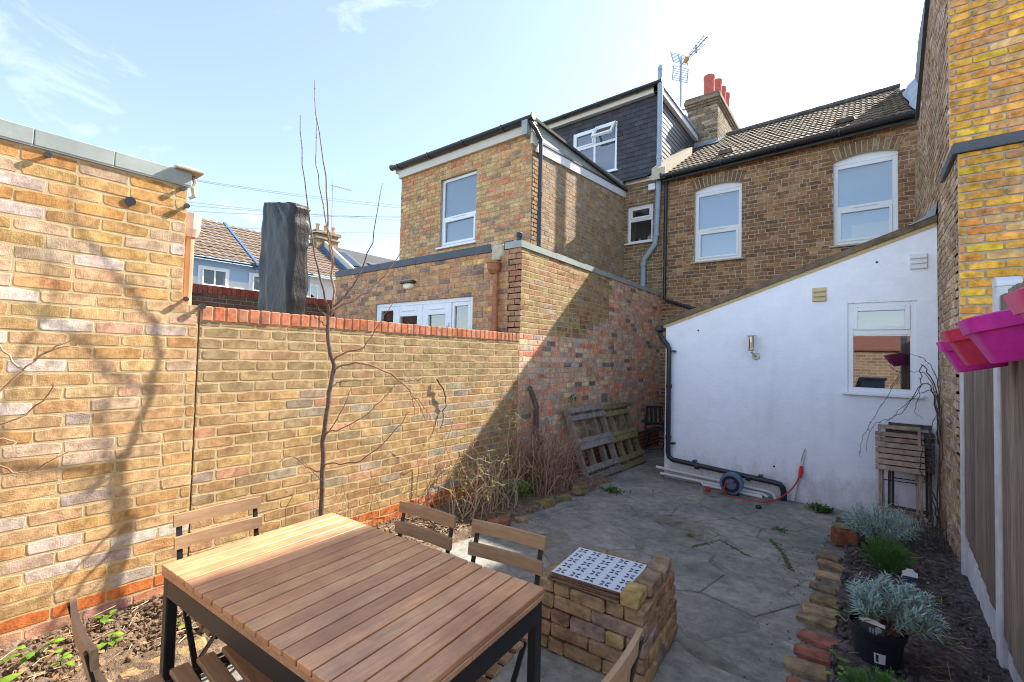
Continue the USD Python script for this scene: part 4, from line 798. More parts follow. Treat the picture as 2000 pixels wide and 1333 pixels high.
# ---------------------------------------------------------------- beyond the left wall
b = thing('yard_wall', 'dark brick yard wall with red coping beyond the low garden wall', 'wall')
FY = facing_right(-9.0); brickwork(b, FY, hole(1.8, 7.0, 1.2, 2.58), [(3, (.16, .09, .06)), (2, (.12, .075, .055)), (1, (.20, .11, .07))], v_ref=.03, seed=61, chamfer=False, most=40, mortar='mortar_grey')
for k in range(69): m = MB(); FY.box(m, 1.8 + k * .075 + .003, 1.8 + (k + 1) * .075 - .003, 2.582, 2.72, -.2, .015, .004, pick(rng, [(1, (.34, .09, .06)), (1, (.29, .075, .05))])); m.build('coping_brick', 'brick', b, tint=True)
t = thing('wrapped_column', 'tall upright object wrapped in creased black plastic sheet behind the low wall', 'wrapped post')
w_, n, mz = .58, 24, 80
prof = [(-.33, -.085), (.28, -.095), (.32, -.06), (.32, .06), (.28, .09), (-.30, .09), (-.33, .05)]; L_ = Polygon(prof).exterior; per = [L_.interpolate(k / 90, normalized=True).coords[0] for k in range(90)]
v = []
for j in range(mz + 1):
    z = .2 + (3.10 - .2) * j / mz
    for (x, y) in per:
        zz = z if j < mz - 3 else z + ((.05 - .11 * (x + .31) / .62) * (j - mz + 3) / 3)
        pt = np.array([x, y, zz * .7]); fold = (x + .33) * 1.0 / (.25 + max(0.0, 3.1 - zz) * .75); rg = 1 - abs(2 * meshkit.noise(np.array([[fold * 7.0, y * 3, zz * .5]]), 8)[0] - 1); d = (meshkit.fbm(pt[None] * 4.5 + 3, 3, 4)[0] - .5) * .035 + (rg ** 2 - .4) * .026 + (meshkit.noise(np.array([[x * 9, y * 9, zz * 9]]), 18)[0] - .5) * .012
        s_ = 1 - .03 * max(0, (j - mz + 2)) ; v.append((x * s_ + d * np.sign(x) * .5, y * s_ + d * np.sign(y + 1e-6), zz))
v = np.array(v); f = [(j * 90 + k, j * 90 + (k + 1) % 90, (j + 1) * 90 + (k + 1) % 90, (j + 1) * 90 + k) for j in range(mz) for k in range(90)]
ca, sa = math.cos(.0), math.sin(.0); vv = np.stack([v[:, 0] - 4.615, v[:, 1] + 2.12, v[:, 2]], 1)
m = MB(); m.add(vv, f); m.add(np.vstack([vv[-90:], vv[-90:].mean(0)[None]]), [(k, (k + 1) % 90, 90) for k in range(90)]); m.build('plastic_sheet', 'black_sheet', t, smooth=50)
B = thing('blue_house', 'row house with pale blue rear wall and brown tiled roof seen past the wrapped column', 'house')
XB = -20.0; FB = facing_right(XB)
m = MB(); m.prism(hole(3.0, 10.35, -.5, 5.05).difference(hole(6.08, 6.97, 4.05, 4.70)).difference(hole(7.88, 8.6, 4.05, 4.70)), FB, -.25, 0); m.build('blue_wall', 'blue_render', B)
m = MB(); m.prism(hole(10.36, 12.6, -.5, 5.05).difference(hole(10.36 + .02, 10.78, 3.9, 4.68)), FB, -.25, -.01); m.build('white_wall', 'white_render', B)
m = MB(); FB.box(m, 3.0, 10.35, 3.0, 4.35, .002, .03); m.build('white_band', 'white_render', B)
for (a, bb) in ((5.98, 7.05), (7.78, 8.7)): m = MB(); FB.box(m, a, bb, 3.95, 4.80, .004, .05, .01); m.build('window_surround', 'upvc', B)
for (a, bb) in ((6.10, 6.94), (7.90, 8.58)): window(B, Fr((XB + .12, 0, 0), (0, 1, 0), (1, 0, 0)), a, bb, 4.05, 4.70, mull=((a + bb) / 2,), glassm='window_glass_dark', sill=False, vents=False, backd=.02, recess=.0, fw=.05)
window(B, FB, 10.38, 10.78, 3.9, 4.68, glassm='window_glass', sill=False, vents=False, backd=.05, recess=-.02, fw=.05)
def far_roof(y0, y1, ze, zr, xe, xr, name):
    pitch, gauge = .15, .32; L = math.hypot(xr - xe, zr - ze); nr = int(L / gauge); ys = np.linspace(y0, y1, int((y1 - y0) / .15) * 5); m = MB()
    d = np.array([(xr - xe), 0, (zr - ze)]) / L; nn = np.array([-d[2], 0, d[0]]); nn = nn if nn[2] > 0 else -nn
    for k in range(nr):
        hh = .03 * (0.5 + .5 * np.cos(ys * 2 * math.pi / .30)); a = np.array([xe, 0, ze]) + d * (k * L / nr); b_ = np.array([xe, 0, ze]) + d * ((k + 1) * L / nr + .03)
        r0 = a + np.stack([0 * ys, ys, 0 * ys], 1) + nn * (hh + .0)[:, None]; r1 = a + np.stack([0 * ys, ys, 0 * ys], 1) + nn * (hh + .045)[:, None]; r2 = b_ + np.stack([0 * ys, ys, 0 * ys], 1) + nn * (hh)[:, None]
        q = len(ys); m.add(np.vstack([r0, r1, r2]), [(g_ * q + i, g_ * q + i + 1, g_ * q + q + i + 1, g_ * q + q + i) for g_ in (0, 1) for i in range(q - 1)], np.array((.20, .155, .12)) * R.uniform(.85, 1.15))
    o = m.build(name, 'roof_tile', B, tint=True); return o
far_roof(3.0, 8.0, 5.12, 7.45, XB + .25, XB - 3.5, 'tiled_roof'); far_roof(8.0, 12.4, 5.12, 7.4, XB + .25, XB - 3.5, 'tiled_roof')
m = MB(); gutter(B, (XB + .30, 3.0, 5.08), (XB + .30, 10.3, 5.08), .06); gutter(B, (XB + .30, 10.36, 5.08), (XB + .30, 12.6, 5.08), .06, 'fascia_cream')
def par(y, mt, name, h=.30, dd=0, w=.22):
    m = MB(); v = []
    for (x, z) in ((XB + .3, 5.15 + dd), (XB - 3.5, 7.5 + dd)): v += [(x, y, z - .3), (x, y + w, z - .3), (x, y + w, z + h), (x, y, z + h)]
    m.add(v, [(0, 1, 2, 3), (7, 6, 5, 4), (3, 2, 6, 7), (0, 3, 7, 4), (1, 5, 6, 2), (0, 4, 5, 1)]); m.build(name, mt, B)
par(7.93, 'blue_paint', 'party_parapet', .03, 0, .12); par(12.40, 'blue_paint', 'party_parapet', .12, 0, .15); par(12.58, 'fascia_cream', 'parapet_coping', .42, 0, .14)
m = MB(); v = [(XB + .3, 12.75, 5.3), (XB + .3, 20, 5.3), (XB - 3.5, 20, 7.5), (XB - 3.5, 12.75, 7.5)]; m.add(v, [(0, 1, 2, 3)]); m.build('slate_roof', 'felt', B)
for (ya, yb, da, db) in ((13.0, 13.9, .35, .85), (14.6, 15.3, .2, .6)):
    m = MB(); pt = lambda y, d, n=.06: (XB + .3 - 3.8 * d + n * .5, y, 5.3 + 2.2 * d + n); m.add([pt(ya, da), pt(yb, da), pt(yb, db), pt(ya, db)], [(0, 1, 2, 3)]); m.build('skylight', 'window_glass_sky', B)
ch = node(B, 'chimney'); m = MB(); m.box((XB - 3.6, 12.15, 6.4), (XB - 2.9, 13.4, 7.9), .02, (.34, .27, .19)); m.box((XB - 3.65, 12.08, 7.62), (XB - 2.83, 13.47, 7.74), .02, (.40, .33, .25)); m.box((XB - 3.7, 12.02, 7.9), (XB - 2.78, 13.52, 8.08), .02, (.30, .24, .18)); m.build('stack', 'brick_old', ch, tint=True)
for yy in (12.3, 12.75, 13.2): m = MB(); m.lathe([(.11, 8.0), (.10, 8.35), (.125, 8.38), (.125, 8.44), (.09, 8.44), (.09, 8.1)], 12, (XB - 3.1, yy, 0)); m.build('pot', 'chimney_pot_pale', ch)
t = thing('rooftop_aerial', 'thin single boom aerial on a mast by the distant chimney', 'aerial'); ax, ay = XB - 2.8, 12.9
m = MB(); m.tube([(ax, ay, 7.3), (ax, ay, 10.7)], .025, 6); m.build('mast', 'galvanised', t)
m = MB(); m.tube([(ax, ay - .15, 10.62), (ax, ay + 1.15, 10.72)], .016, 5)
for k in range(9): m.tube([(ax - .14, ay + .1 + k * .12, 10.64 + k * .009), (ax + .14, ay + .1 + k * .12, 10.64 + k * .009)], .009, 4)
m.tube([(ax, ay - .05, 10.3), (ax, ay - .05, 10.95)], .010, 4); m.build('boom', 'galvanised', t)
t = thing('tv_aerial', 'television aerial with grid reflector and orange box on chimney mast', 'aerial', (-4.03, 12.42, 0))
m = MB(); m.tube([(0, 0, 8.35), (0, 0, 10.02)], .024, 8); m.bar((-.05, .02, 8.55), (.2, .12, 8.55), .05, .03); m.build('mast', 'galvanised', t)
d = np.array([.80, -.56, .10]); d /= np.linalg.norm(d); s_ = np.cross(d, (0, 0, 1)); s_ /= np.linalg.norm(s_); u_ = np.cross(s_, d); o = np.array([0, -.02, 9.78])
m = MB(); m.bar(o - d * .05, o + d * 1.05, .022, .022)
for hh in (.09, -.09): m.bar(o + d * .35 + u_ * hh * .6, o + d * .95 + u_ * hh * 1.4, .014)
for k in range(7): e = o + d * (.42 + k * .1); m.bar(e - s_ * .12, e + s_ * .12, .008); 
m.bar(o + d * .62 - u_ * .11, o + d * .62 + u_ * .11, .05, .03); m.build('boom', 'galvanised', t)
m = MB(); m.box((-.07, -.045, -.06), (.07, .045, .06), .02, None, np.stack([d, s_, u_], 1), o + d * .24 - u_ * .01); m.build('dipole_box', 'orange_box', t)
for sg in (1, -1):
    m = MB(); dd = (u_ * sg * .9 - d * .22 + (0 if sg > 0 else 0)); dd /= np.linalg.norm(dd); st = o + u_ * sg * .06
    for k in range(7): e = st + dd * (.06 * k); m.bar(e - s_ * .24, e + s_ * .24, .011)
    for q in (-.24, 0, .24): m.bar(st + s_ * q, st + s_ * q + dd * .37, .02)
    m.build('reflector', 'galvanised', t)
CN = ['highest', 'second highest', 'third highest', 'fourth highest', 'fifth highest', 'lowest']
def cable(p0, p1, sag, k, r=.014):
    a = np.linspace(0, 1, 14); p = np.outer(1 - a, p0) + np.outer(a, p1); p[:, 2] -= sag * 4 * a * (1 - a)
    m = MB(); m.tube(p, r, 4); tag(m.build('overhead_cable', 'cable_grey'), f'{CN[k]} of the thin overhead cables strung across the sky beyond the low wall', 'cable', 'overhead cables against the sky')

CABLES = [((-18,4.45,7.27),(-18,15.31,9.23)),((-18,4.45,7.24),(-18,15.31,9.09)),((-18,4.48,6.48),(-18,15.34,8.51)),((-18,4.49,6.35),(-18,15.33,8.7)),((-18,4.5,6.15),(-18,15.32,8.77)),((-18,4.51,5.71),(-18,15.36,7.9))]
for k, (p0, p1) in enumerate(CABLES): cable(p0, p1, .12, k)

# ---------------------------------------------------------------- table and chairs
t = thing('garden_table', 'slatted wooden garden table on a black metal frame', 'table', (-1.602, 1.028, 0), 4.2)
TL, TWD, ZT = 1.345, .775, .742
ns = 18; pw = TL / ns
for k in range(ns):
    x0 = -TL / 2 + k * pw; m = MB(); col = np.array(pick(rng, [(3, (.43, .24, .122)), (2, (.40, .215, .108)), (2, (.455, .27, .145)), (1, (.365, .19, .10))]))
    m.box((x0 + .0038, -TWD / 2, ZT - .021), (x0 + pw - .0038, TWD / 2, ZT + R.uniform(-.0006, .0006)), .0025, col); m.build('slat', 'table_wood', t, tint=True)
m = MB(); c0 = (.38, .22, .13)
m.box((-TL / 2 + .004, -TWD / 2 + .002, ZT - .043), (TL / 2 - .004, -TWD / 2 + .05, ZT - .0225), .002, c0); m.box((-TL / 2 + .004, TWD / 2 - .05, ZT - .043), (TL / 2 - .004, TWD / 2 - .002, ZT - .0225), .002, c0)
m.build('edge_rail', 'table_wood', t, tint=True)
for a, b in ((-TWD / 2 + .052, -.05), (-.047, .03), (.033, TWD / 2 - .052)): m = MB(); m.box((TL / 2 - .05, a, ZT - .0425), (TL / 2 - .002, b, ZT - .0225), .002, c0); m.build('end_rail', 'table_wood', t, tint=True)
m = MB(); m.box((-TL / 2 + .004, -TWD / 2 + .052, ZT - .043), (-TL / 2 + .05, TWD / 2 - .052, ZT - .0225), .002, c0); m.build('end_rail', 'table_wood', t, tint=True)
for (a, b) in (((-TL / 2 + .05, -TWD / 2 + .006), (TL / 2 - .05, -TWD / 2 + .03)), ((-TL / 2 + .05, TWD / 2 - .03), (TL / 2 - .05, TWD / 2 - .006)), ((-TL / 2 + .006, -TWD / 2 + .05), (-TL / 2 + .03, TWD / 2 - .05)), ((TL / 2 - .03, -TWD / 2 + .05), (TL / 2 - .006, TWD / 2 - .05))):
    m = MB(); m.box((*a, ZT - .118), (*b, ZT - .044), .003); m.build('apron', 'black_metal', t)
for sx in (-1, 1):
    for sy in (-1, 1):
        m = MB(); x, y = sx * (TL / 2 - .028), sy * (TWD / 2 - .028); m.box((x - .020, y - .020, .0), (x + .020, y + .020, ZT - .044), .004); m.build('leg', 'black_metal', t)

def chair(loc, rz, label):
    t = thing('folding_chair', label, 'chair', loc, rz)
    for k in range(5):
        y = -.165 + k * .083; m = MB(); m.box((-.195, y - .029, .437), (.195, y + .029, .457), .004); m.build('seat_slat', 'chair_wood', t)
    for k, (z, y, h) in enumerate(((.690, -.262, .056), (.790, -.287, .056))):
        a = np.linspace(-1, 1, 9); m = MB(); v = []
        for q in a:
            bow = -.012 * (1 - q * q)
            v += [(q * .197, y + bow - .008, z - h / 2), (q * .197, y + bow + .008, z - h / 2), (q * .197, y + bow + .003, z + h / 2), (q * .197, y + bow - .013, z + h / 2)]
        m.add(v, [(i * 4 + j, i * 4 + (j + 1) % 4, i * 4 + 4 + (j + 1) % 4, i * 4 + 4 + j) for i in range(8) for j in range(4)] + [(0, 3, 2, 1), (32, 33, 34, 35)]); m.build('back_slat', 'chair_wood', t)
    for s in (-1, 1):
        x = s * .172; m = MB(); pts = [(x, -.306, .806), (x, -.258, .60), (x, -.225, .50), (x, .19, .0)]
        for a, b in zip(pts[:-1], pts[1:]): m.bar(a, b, .024, .008, (0, 1, 0), .002)
        m.build('back_leg_frame', 'black_metal', t)
        x = s * .155; m = MB(); m.bar((x, .17, .430), (x, -.25, .0), .022, .008, (0, 1, 0), .002); m.build('front_leg_frame', 'black_metal', t)
        m = MB(); m.box((s * .16 - .006, -.19, .412), (s * .16 + .006, .19, .4365), .002); m.build('seat_rail', 'black_metal', t)
    m = MB(); m.tube([(-.172, .165, .03), (.172, .165, .03)], .009, 8); m.tube([(-.155, -.215, .035), (.155, -.215, .035)], .009, 8); m.tube([(-.155, -.03, .21), (.155, -.03, .21)], .008, 8); m.build('stretcher', 'black_metal', t)
    return t
ch0 = chair((-2.315, .925, 0), -90, 'folding wooden slat chair in the sun at the wall end of the table')
def chair_copy(loc, rz, label): copy_of(ch0, loc, rz, label)
chair_copy((-1.775, 1.31, 0), 184, 'folding slat chair behind the table, the one nearer the low wall')
chair_copy((-1.275, 1.385, 0), 188, 'folding slat chair behind the table next to the brick plinth')
chair_copy((-1.79, .585, 0), -2, 'folding slat chair pushed under the front of the table with its seat showing')
chair_copy((-.815, 1.12, 0), 92, 'folding slat chair at the near end of the table, cut off by the bottom edge')

# ---------------------------------------------------------------- dry brick plinth with stacked tile sheets
t = thing('brick_plinth', 'square plinth of loosely stacked old yellow bricks on the paving', 'brick plinth', (-1.185, 2.455, 0), 3.0)
PL = [(4, (.38, .265, .15)), (3, (.33, .22, .13)), (2, (.29, .215, .175)), (1, (.42, .31, .15)), (1, (.36, .21, .14))]
def loose(mb, c, size, rot, tint, e=.008, r=R):
    v, f = bevel_box(-np.array(size) / 2, np.array(size) / 2, e); v = v + np.array([[r.gauss(0, .0028) for _ in range(3)] for _ in v]); a = math.radians(rot)
    Rm = np.array([[math.cos(a), -math.sin(a), 0], [math.sin(a), math.cos(a), 0], [0, 0, 1]]); mb.add(v @ Rm.T + np.asarray(c, float), f, tint); return mb
hx, hy = .312, .285
for k in range(5):
    z = .037 + k * .0745; g_ = 1.04 - .014 * k
    for side in range(4):
        L, W = (2 * hx, hy) if side % 2 == 0 else (2 * hy, hx); n = 3 if k % 2 == 0 else 2; off = R.uniform(-.03, .03)
        cuts = [-L / 2 * g_] + [(-L / 2 + L * (i + (.5 if n == 2 else .0) * 0) / n) * g_ + off for i in range(1, n)] + [L / 2 * g_]
        if k % 2 == 1: cuts = [-L / 2 * g_, -L / 2 * g_ + .10 + off * .5, off, L / 2 * g_]
        for a, b in zip(cuts[:-1], cuts[1:]):
            if b - a < .03: continue
            if side % 2 == k % 2: a_, b_ = max(a, -L / 2 * g_ + .104), min(b, L / 2 * g_ - .104)
            else: a_, b_ = a, b
            if b_ - a_ < .03: continue
            m_, w_ = (a_ + b_) / 2, W * g_ - .05 + R.uniform(-.006, .006)
            ang = (0, 90, 180, 270)[side]; ca, sa = math.cos(math.radians(ang)), math.sin(math.radians(ang)); px_, py_ = m_, -w_
            loose(MB(), (px_ * ca - py_ * sa, px_ * sa + py_ * ca, z + R.uniform(-.002, .002)), (b_ - a_ - .006, .10, .070), ang + R.uniform(-2, 2), pick(rng, PL), .009).build('brick', 'brick_old', t, tint=True)
loose(MB(), (.235, -.215, .408), (.15, .10, .066), 92, (.42, .31, .13), .008).build('brick', 'brick_old', t, tint=True)
loose(MB(), (.25, -.03, .407), (.20, .10, .064), 88, (.26, .19, .13), .008).build('brick', 'brick_old', t, tint=True)
loose(MB(), (.245, .185, .407), (.20, .10, .064), 95, (.30, .22, .15), .008).build('brick', 'brick_old', t, tint=True)
m = MB(); m.box((-.21, -.19, .0), (.21, .19, .36)); m.build('core', 'mortar_grey', t)
tc = np.array([-1.195, 2.385]); 
def tile_sheet(z, rot, dx, dy, label, top=False, w=.425, d=.39, group=None):
    t = thing('floor_tile', label, 'tile', (tc[0] + dx, tc[1] + dy, z), rot, group)
    m = MB(); m.box((-w / 2, -d / 2, 0), (w / 2, d / 2, .0066 if not top else .010), .0012); m.build('body', 'tile_body', t)
    if top: m = MB(); m.box((-w / 2, -d / 2, .0102), (w / 2, d / 2, .0125), .0008); m.build('glazed_face', 'tile_white', t)
    if top:
        m = MB(); n = 5; p = w / n
        for i in range(n):
            for j in range(n):
                for ox, oy in ((0, 0),):
                    cx, cy = -w / 2 + (i + .5) * p, -d / 2 + (j + .5) * d / n
                    for k in range(4):
                        a = math.pi / 4 + k * math.pi / 2 + .04; ca, sa = math.cos(a), math.sin(a)
                        q = [(.004, 0), (.019, -.0095), (.039, 0), (.019, .0095)]; m.add([(cx + x * ca - y * sa, cy + x * sa + y * ca, .0130) for x, y in q], [(0, 1, 2), (0, 2, 3)])
        m.build('printed_crosses', 'tile_print', t)
for k, (z, r_, dx, dy) in enumerate(((.377, 2, -.012, -.02), (.385, 9, .008, -.012), (.393, 4, -.010, -.006), (.401, 8, .008, .005))): tile_sheet(z, r_, dx, dy, 'floor tile under the patterned one in the stack on the plinth', False, group='stacked floor tiles on the plinth')
tile_sheet(.409, 6.0, .0, .0, 'white floor tile printed with dark crosses, topmost of the stack', True)

# ---------------------------------------------------------------- pallets, old chair by the passage
def pallet(loc, rz, lean, cols, label, W=.98, Hh=1.05, cc=0):
    t = thing('timber_pallet', label, 'pallet', loc, rz); ca, sa = math.cos(lean), math.sin(lean); Rm = np.array([[1, 0, 0], [0, ca, sa], [0, -sa, ca]])  # leans back (+y)
    def put(lo, hi, name, col): m = MB(); m.box(lo, hi, .004, np.array(col) * R.uniform(.8, 1.2), Rm); m.build(name, 'old_wood', t, tint=True)
    for z0, z1 in ((.0, .085), (.125, .21), (.44, .53), (.535, .60), (.86, .935), (.975, 1.05)): put((-W / 2, -.020, z0), (W / 2, 0, z1), 'deck_board', cols[0])
    for x in (-W / 2 + .02, -.17, .17, W / 2 - .02): put((x - .022, .001, .0), (x + .022, .095, Hh), 'stringer', cols[1])
    for z0, z1 in ((.0, .10), (.48, .58), (.95, 1.05)): put((-W / 2, .096, z0), (W / 2, .115, z1), 'bottom_board', cols[1])
    return t
pallet((-2.98, 7.10, -.13), 90, .38, ((.30, .25, .12), (.26, .19, .12)), 'greenish timber pallet leaning on the brick wall beside the greyer pallet', .98)
pallet((-2.98, 6.10, -.10), 88, .36, ((.26, .23, .215), (.24, .19, .15)), 'grey weathered timber pallet leaning on the brick wall behind dead brambles', .98)
t = thing('dark_bistro_chair', 'old dark folding chair in the passage beside the white lean-to', 'chair', (-3.22, 8.75, -.19), 215)
for k in range(4): m = MB(); m.box((-.18, -.16 + k * .09, .43), (.18, -.10 + k * .09, .447), .003); m.build('seat_slat', 'black_metal', t)
for k in range(4): x = -.13 + k * .087; m = MB(); m.bar((x, -.24, .52), (x, -.30, .82), .05, .012, (0, 1, 0)); m.build('back_slat', 'black_metal', t)
for z, y in ((.84, -.305), (.52, -.24)): m = MB(); m.box((-.19, y - .01, z - .025), (.19, y + .01, z + .025), .003); m.build('back_rail', 'black_metal', t)
for s in (-1, 1):
    m = MB(); m.bar((s * .18, -.31, .85), (s * .18, -.21, .46), .012, .03, (0, 1, 0)); m.bar((s * .18, -.21, .46), (s * .18, .2, 0), .012, .03, (0, 1, 0)); m.build('leg_frame', 'black_metal', t)
    m = MB(); m.bar((s * .16, .18, .43), (s * .16, -.22, 0), .012, .03, (0, 1, 0)); m.build('leg_frame', 'black_metal', t)

# ---------------------------------------------------------------- folded slatted chairs against the white wall
def folded(loc, rz, lean, label, wood, dark=False):
    t = thing('folded_slat_chair', label, 'chair', loc, rz); ca, sa = math.cos(lean), math.sin(lean); Rm = np.array([[1, 0, 0], [0, ca, sa], [0, -sa, ca]])
    def put(name, lo, hi, col, mt='old_wood'): m = MB(); m.box(lo, hi, .003, col, Rm); m.build(name, mt, t, tint=mt == 'old_wood')
    for z in (.985,): put('top_rail', (-.17, -.012, z - .022), (.17, .008, z + .022), wood)
    for z in (.905, .845): put('back_slat', (-.205, .008, z - .024), (.205, .024, z + .024), np.array(wood) * R.uniform(.85, 1.1))
    for k in range(5): z = .775 - k * .063; put('seat_slat', (-.205, -.048, z - .026), (.205, -.030, z + .026), np.array(wood) * R.uniform(.9, 1.25))
    for s in (-1, 1):
        put('back_leg', (s * .168 - .012, -.014, .0), (s * .168 + .012, .010, 1.01), np.array(wood) * .95)
        put('front_leg', (s * .140 - .012, .012, .03), (s * .140 + .012, .036, .80), np.array(wood) * .85)
        put('seat_rail', (s * .135 - .010, -.030, .50), (s * .135 + .010, -.008, .80), np.array(wood) * .8)
    put('stretcher', (-.155, -.008, .07), (.155, .012, .105), np.array(wood))
    m = MB(); m.tube(np.array([(-.14, 0, .40), (.14, 0, .40)]) @ Rm.T, .006, 6); m.build('rod', 'black_metal', t)
    return t
folded((.285, 6.36, -.02), 0, .30, 'folded wooden slat chair leaning on the white wall under the window, in front', (.34, .25, .195))
folded((.365, 6.52, -.02), -4, .20, 'darker folded slat chair tucked behind another against the white wall', (.085, .07, .06))

# ---------------------------------------------------------------- loose edging bricks of both beds
def edging(x, y, rot, size, col, label, group=None, tilt=0.0, z=0.0):
    m = MB(); loose(m, (0, 0, 0), size, 0, pick(rng, col), .010); v = m.v[0]; c, s = math.cos(tilt), math.sin(tilt); v = v @ np.array([[c, 0, -s], [0, 1, 0], [s, 0, c]]).T
    a = math.radians(rot); v = v @ np.array([[math.cos(a), -math.sin(a), 0], [math.sin(a), math.cos(a), 0], [0, 0, 1]]).T; m.v[0] = v + (x, y, float(gz(x, y)) + size[2] / 2 - .012 + z)
    tag(m.build('edging_brick', 'brick_old', tint=True), label, 'brick', group)
TAN = [(3, (.42, .30, .16)), (2, (.46, .32, .19)), (1, (.36, .24, .13))]
OLD = [(3, (.31, .25, .15)), (2, (.27, .21, .135)), (1, (.37, .27, .17))]; REDB = [(1, (.36, .15, .095))]
ORD = 'first second third fourth fifth sixth seventh eighth ninth tenth eleventh twelfth'.split()
y = .05
for k in range(12):
    L = R.choice((.215, .215, .13)); edging(-2.80 + .02 * math.sin(y * 3) + (.10 * max(0, y - 1.3) * .7 if y < 2.4 else .06), y + L / 2, R.uniform(-5, 5) + 90, (L, .10, .068), TAN, f'{ORD[11 - k]} tan brick of the left bed edging, counted from the chairs towards the viewer', 'tan edging bricks of the left bed', R.uniform(-.12, .12)); y += L + .02
edging(-2.80, 3.42, 70, (.215, .10, .068), REDB, 'red brick lying at the edge of the left bed beyond the chairs', z=.01)
edging(-2.86, 3.15, 85, (.17, .10, .065), OLD, 'mossy brick on the left bed edge just before the red brick')
edging(-2.72, 3.68, 60, (.12, .09, .05), OLD, 'small grey piece of brick just beyond the red brick')
edging(-2.83, 4.27, 72, (.215, .11, .068), [(1, (.30, .24, .09))], 'large yellow brick at the left bed edge in front of the brambles', z=.01)
edging(-2.82, 4.62, 60, (.20, .10, .068), OLD, 'grey green brick on the left bed edge, first past the large yellow brick')
edging(-2.80, 4.96, 30, (.17, .11, .10), [(1, (.28, .22, .11))], 'pale brick standing proud on the left bed edge beside the pallet', z=.02)
edging(-2.86, 5.16, 50, (.18, .10, .07), [(1, (.27, .15, .09))], 'brown brick furthest along the left bed edge')
ys = [2.45, 2.68, 2.90, 3.08, 3.27, 3.50, 3.66, 3.86, 4.10, 4.36, 4.62, 4.84]
for k, y in enumerate(ys):
    c = (OLD, REDB, OLD, [(1, (.31, .13, .09))], [(1, (.33, .15, .10))], OLD, OLD, [(1, (.30, .24, .13))], OLD, OLD, OLD, OLD)[k]
    edging(-.235 + .018 * math.sin(k * 2.1), y, R.uniform(-14, 14), (R.uniform(.16, .22), R.uniform(.095, .12), .066), c, f'{ORD[11 - k]} weathered crosswise brick of the right bed edging, counted from the upright red brick', 'edging bricks of the right bed', R.uniform(-.10, .10), z=-.022 + R.uniform(-.008, .008))
m = MB(); loose(m, (-.16, 5.32, .0), (.19, .13, .15), 15, (.30, .13, .075), .012); loose(m, (-.15, 5.36, .085), (.20, .15, .03), 18, (.30, .28, .15), .012); tag(m.build('edging_brick', 'brick_old', tint=True), 'upright red brick topped with moss at the far corner of the right bed', 'brick')

# ---------------------------------------------------------------- plants
def leaf(mb, p, d, L, w, droop=.3, tint=None, seg=2, up=(0, 0, 1)):
    d = np.asarray(d, float); d = d / np.linalg.norm(d); s = np.cross(d, up); n = np.linalg.norm(s); s = s / n if n > 1e-3 else np.array([1.0, 0, 0]); pts = []
    for i in range(seg + 1):
        q = i / seg; c = p + d * L * q + np.array([0, 0, -droop * L * q * q]); hw = w / 2 * (math.sin(math.pi * (.12 + .80 * q)) if seg > 2 else (1 - .75 * q ** 2) * (.6 + .4 * min(1, q * 3)))
        pts += [c - s * hw, c + s * hw]
    mb.add(pts, [(2 * i, 2 * i + 1, 2 * i + 3, 2 * i + 2) for i in range(seg)], tint)
def sprig_bush(name, label, cat, loc, r, h, n, mat, L=.045, w=.0045, per=30, seed=1, up=.5, squash=1.0, lean=(0, 0), base_r=.35, droop=.25, stem='twig'):
    rr = np.random.default_rng(seed); t = thing(name, label, cat, loc); st, fo = MB(), MB()
    for k in range(n):
        a = rr.uniform(0, 2 * math.pi); q = math.sqrt(rr.random()); bx, by = base_r * r * q * math.cos(a), base_r * r * q * math.sin(a)
        tx, ty = r * q * math.cos(a + rr.normal(0, .25)) + lean[0], r * q * math.sin(a + rr.normal(0, .25)) * squash + lean[1]; tz = h * (1 - .45 * q * q) * rr.uniform(.72, 1.08)
        m_ = np.array([(bx + tx) * .5, (by + ty) * .5, tz * .62]); ts = np.linspace(0, 1, 7)[:, None]; p = (1 - ts) ** 2 * np.array([bx, by, 0]) + 2 * ts * (1 - ts) * m_ + ts ** 2 * np.array([tx, ty, tz])
        st.tube(p, np.linspace(.0025, .0012, 7), 4, cap=False)
        for j in range(per):
            f = .32 + .68 * (j + rr.random()) / per; i = min(int(f * 6), 5); b = p[i] + (p[i + 1] - p[i]) * (f * 6 - i); ax = p[i + 1] - p[i]; ax = ax / np.linalg.norm(ax)
            az = j * 2.4 + rr.normal(0, .3); e1 = np.cross(ax, (1, 0, .2)); e1 /= np.linalg.norm(e1); e2 = np.cross(ax, e1); side = e1 * math.cos(az) + e2 * math.sin(az)
            leaf(fo, b, side * (1 - up * .6) + ax * (up + .5 * max(0, f - .85) * 4), L * rr.uniform(.7, 1.2) * (1 if f < .9 else .75), w, droop)
    st.build('stem', stem, t); fo.build('foliage', mat, t); return t
sprig_bush('curry_plant', 'large silvery grey needle leaved bush before the folded chairs', 'plant', (.10, 5.42, -.03), .30, .38, 125, 'silver_leaf', .05, .0085, 24, 1, .6)
sprig_bush('rosemary_plant', 'bright green needle leaved plant behind the blue plant label', 'plant', (.13, 4.78, -.03), .20, .25, 110, 'green_needle', .036, .005, 26, 2, .9, stem='green_needle')
sprig_bush('rosemary_plant', 'green needle leaved plant cut off by the bottom edge below the black pot', 'plant', (.05, 2.70, .02), .15, .20, 110, 'green_needle', .038, .005, 28, 3, .9, stem='green_needle')
pot = thing('plant_pot', 'black plastic plant pot with white label standing in the right bed', 'pot', (.045, 3.23, .0), 0)
m = MB(); m.lathe([(0, 0), (.095, 0), (.098, .01), (.118, .165), (.128, .167), (.131, .20), (.122, .20), (.112, .15), (0, .15)], 30); m.build('body', 'pot_black', pot, smooth=40)
m = MB(); m.lathe([(0, .168), (.113, .172)], 20); m.build('soil', 'soil_dark', pot)
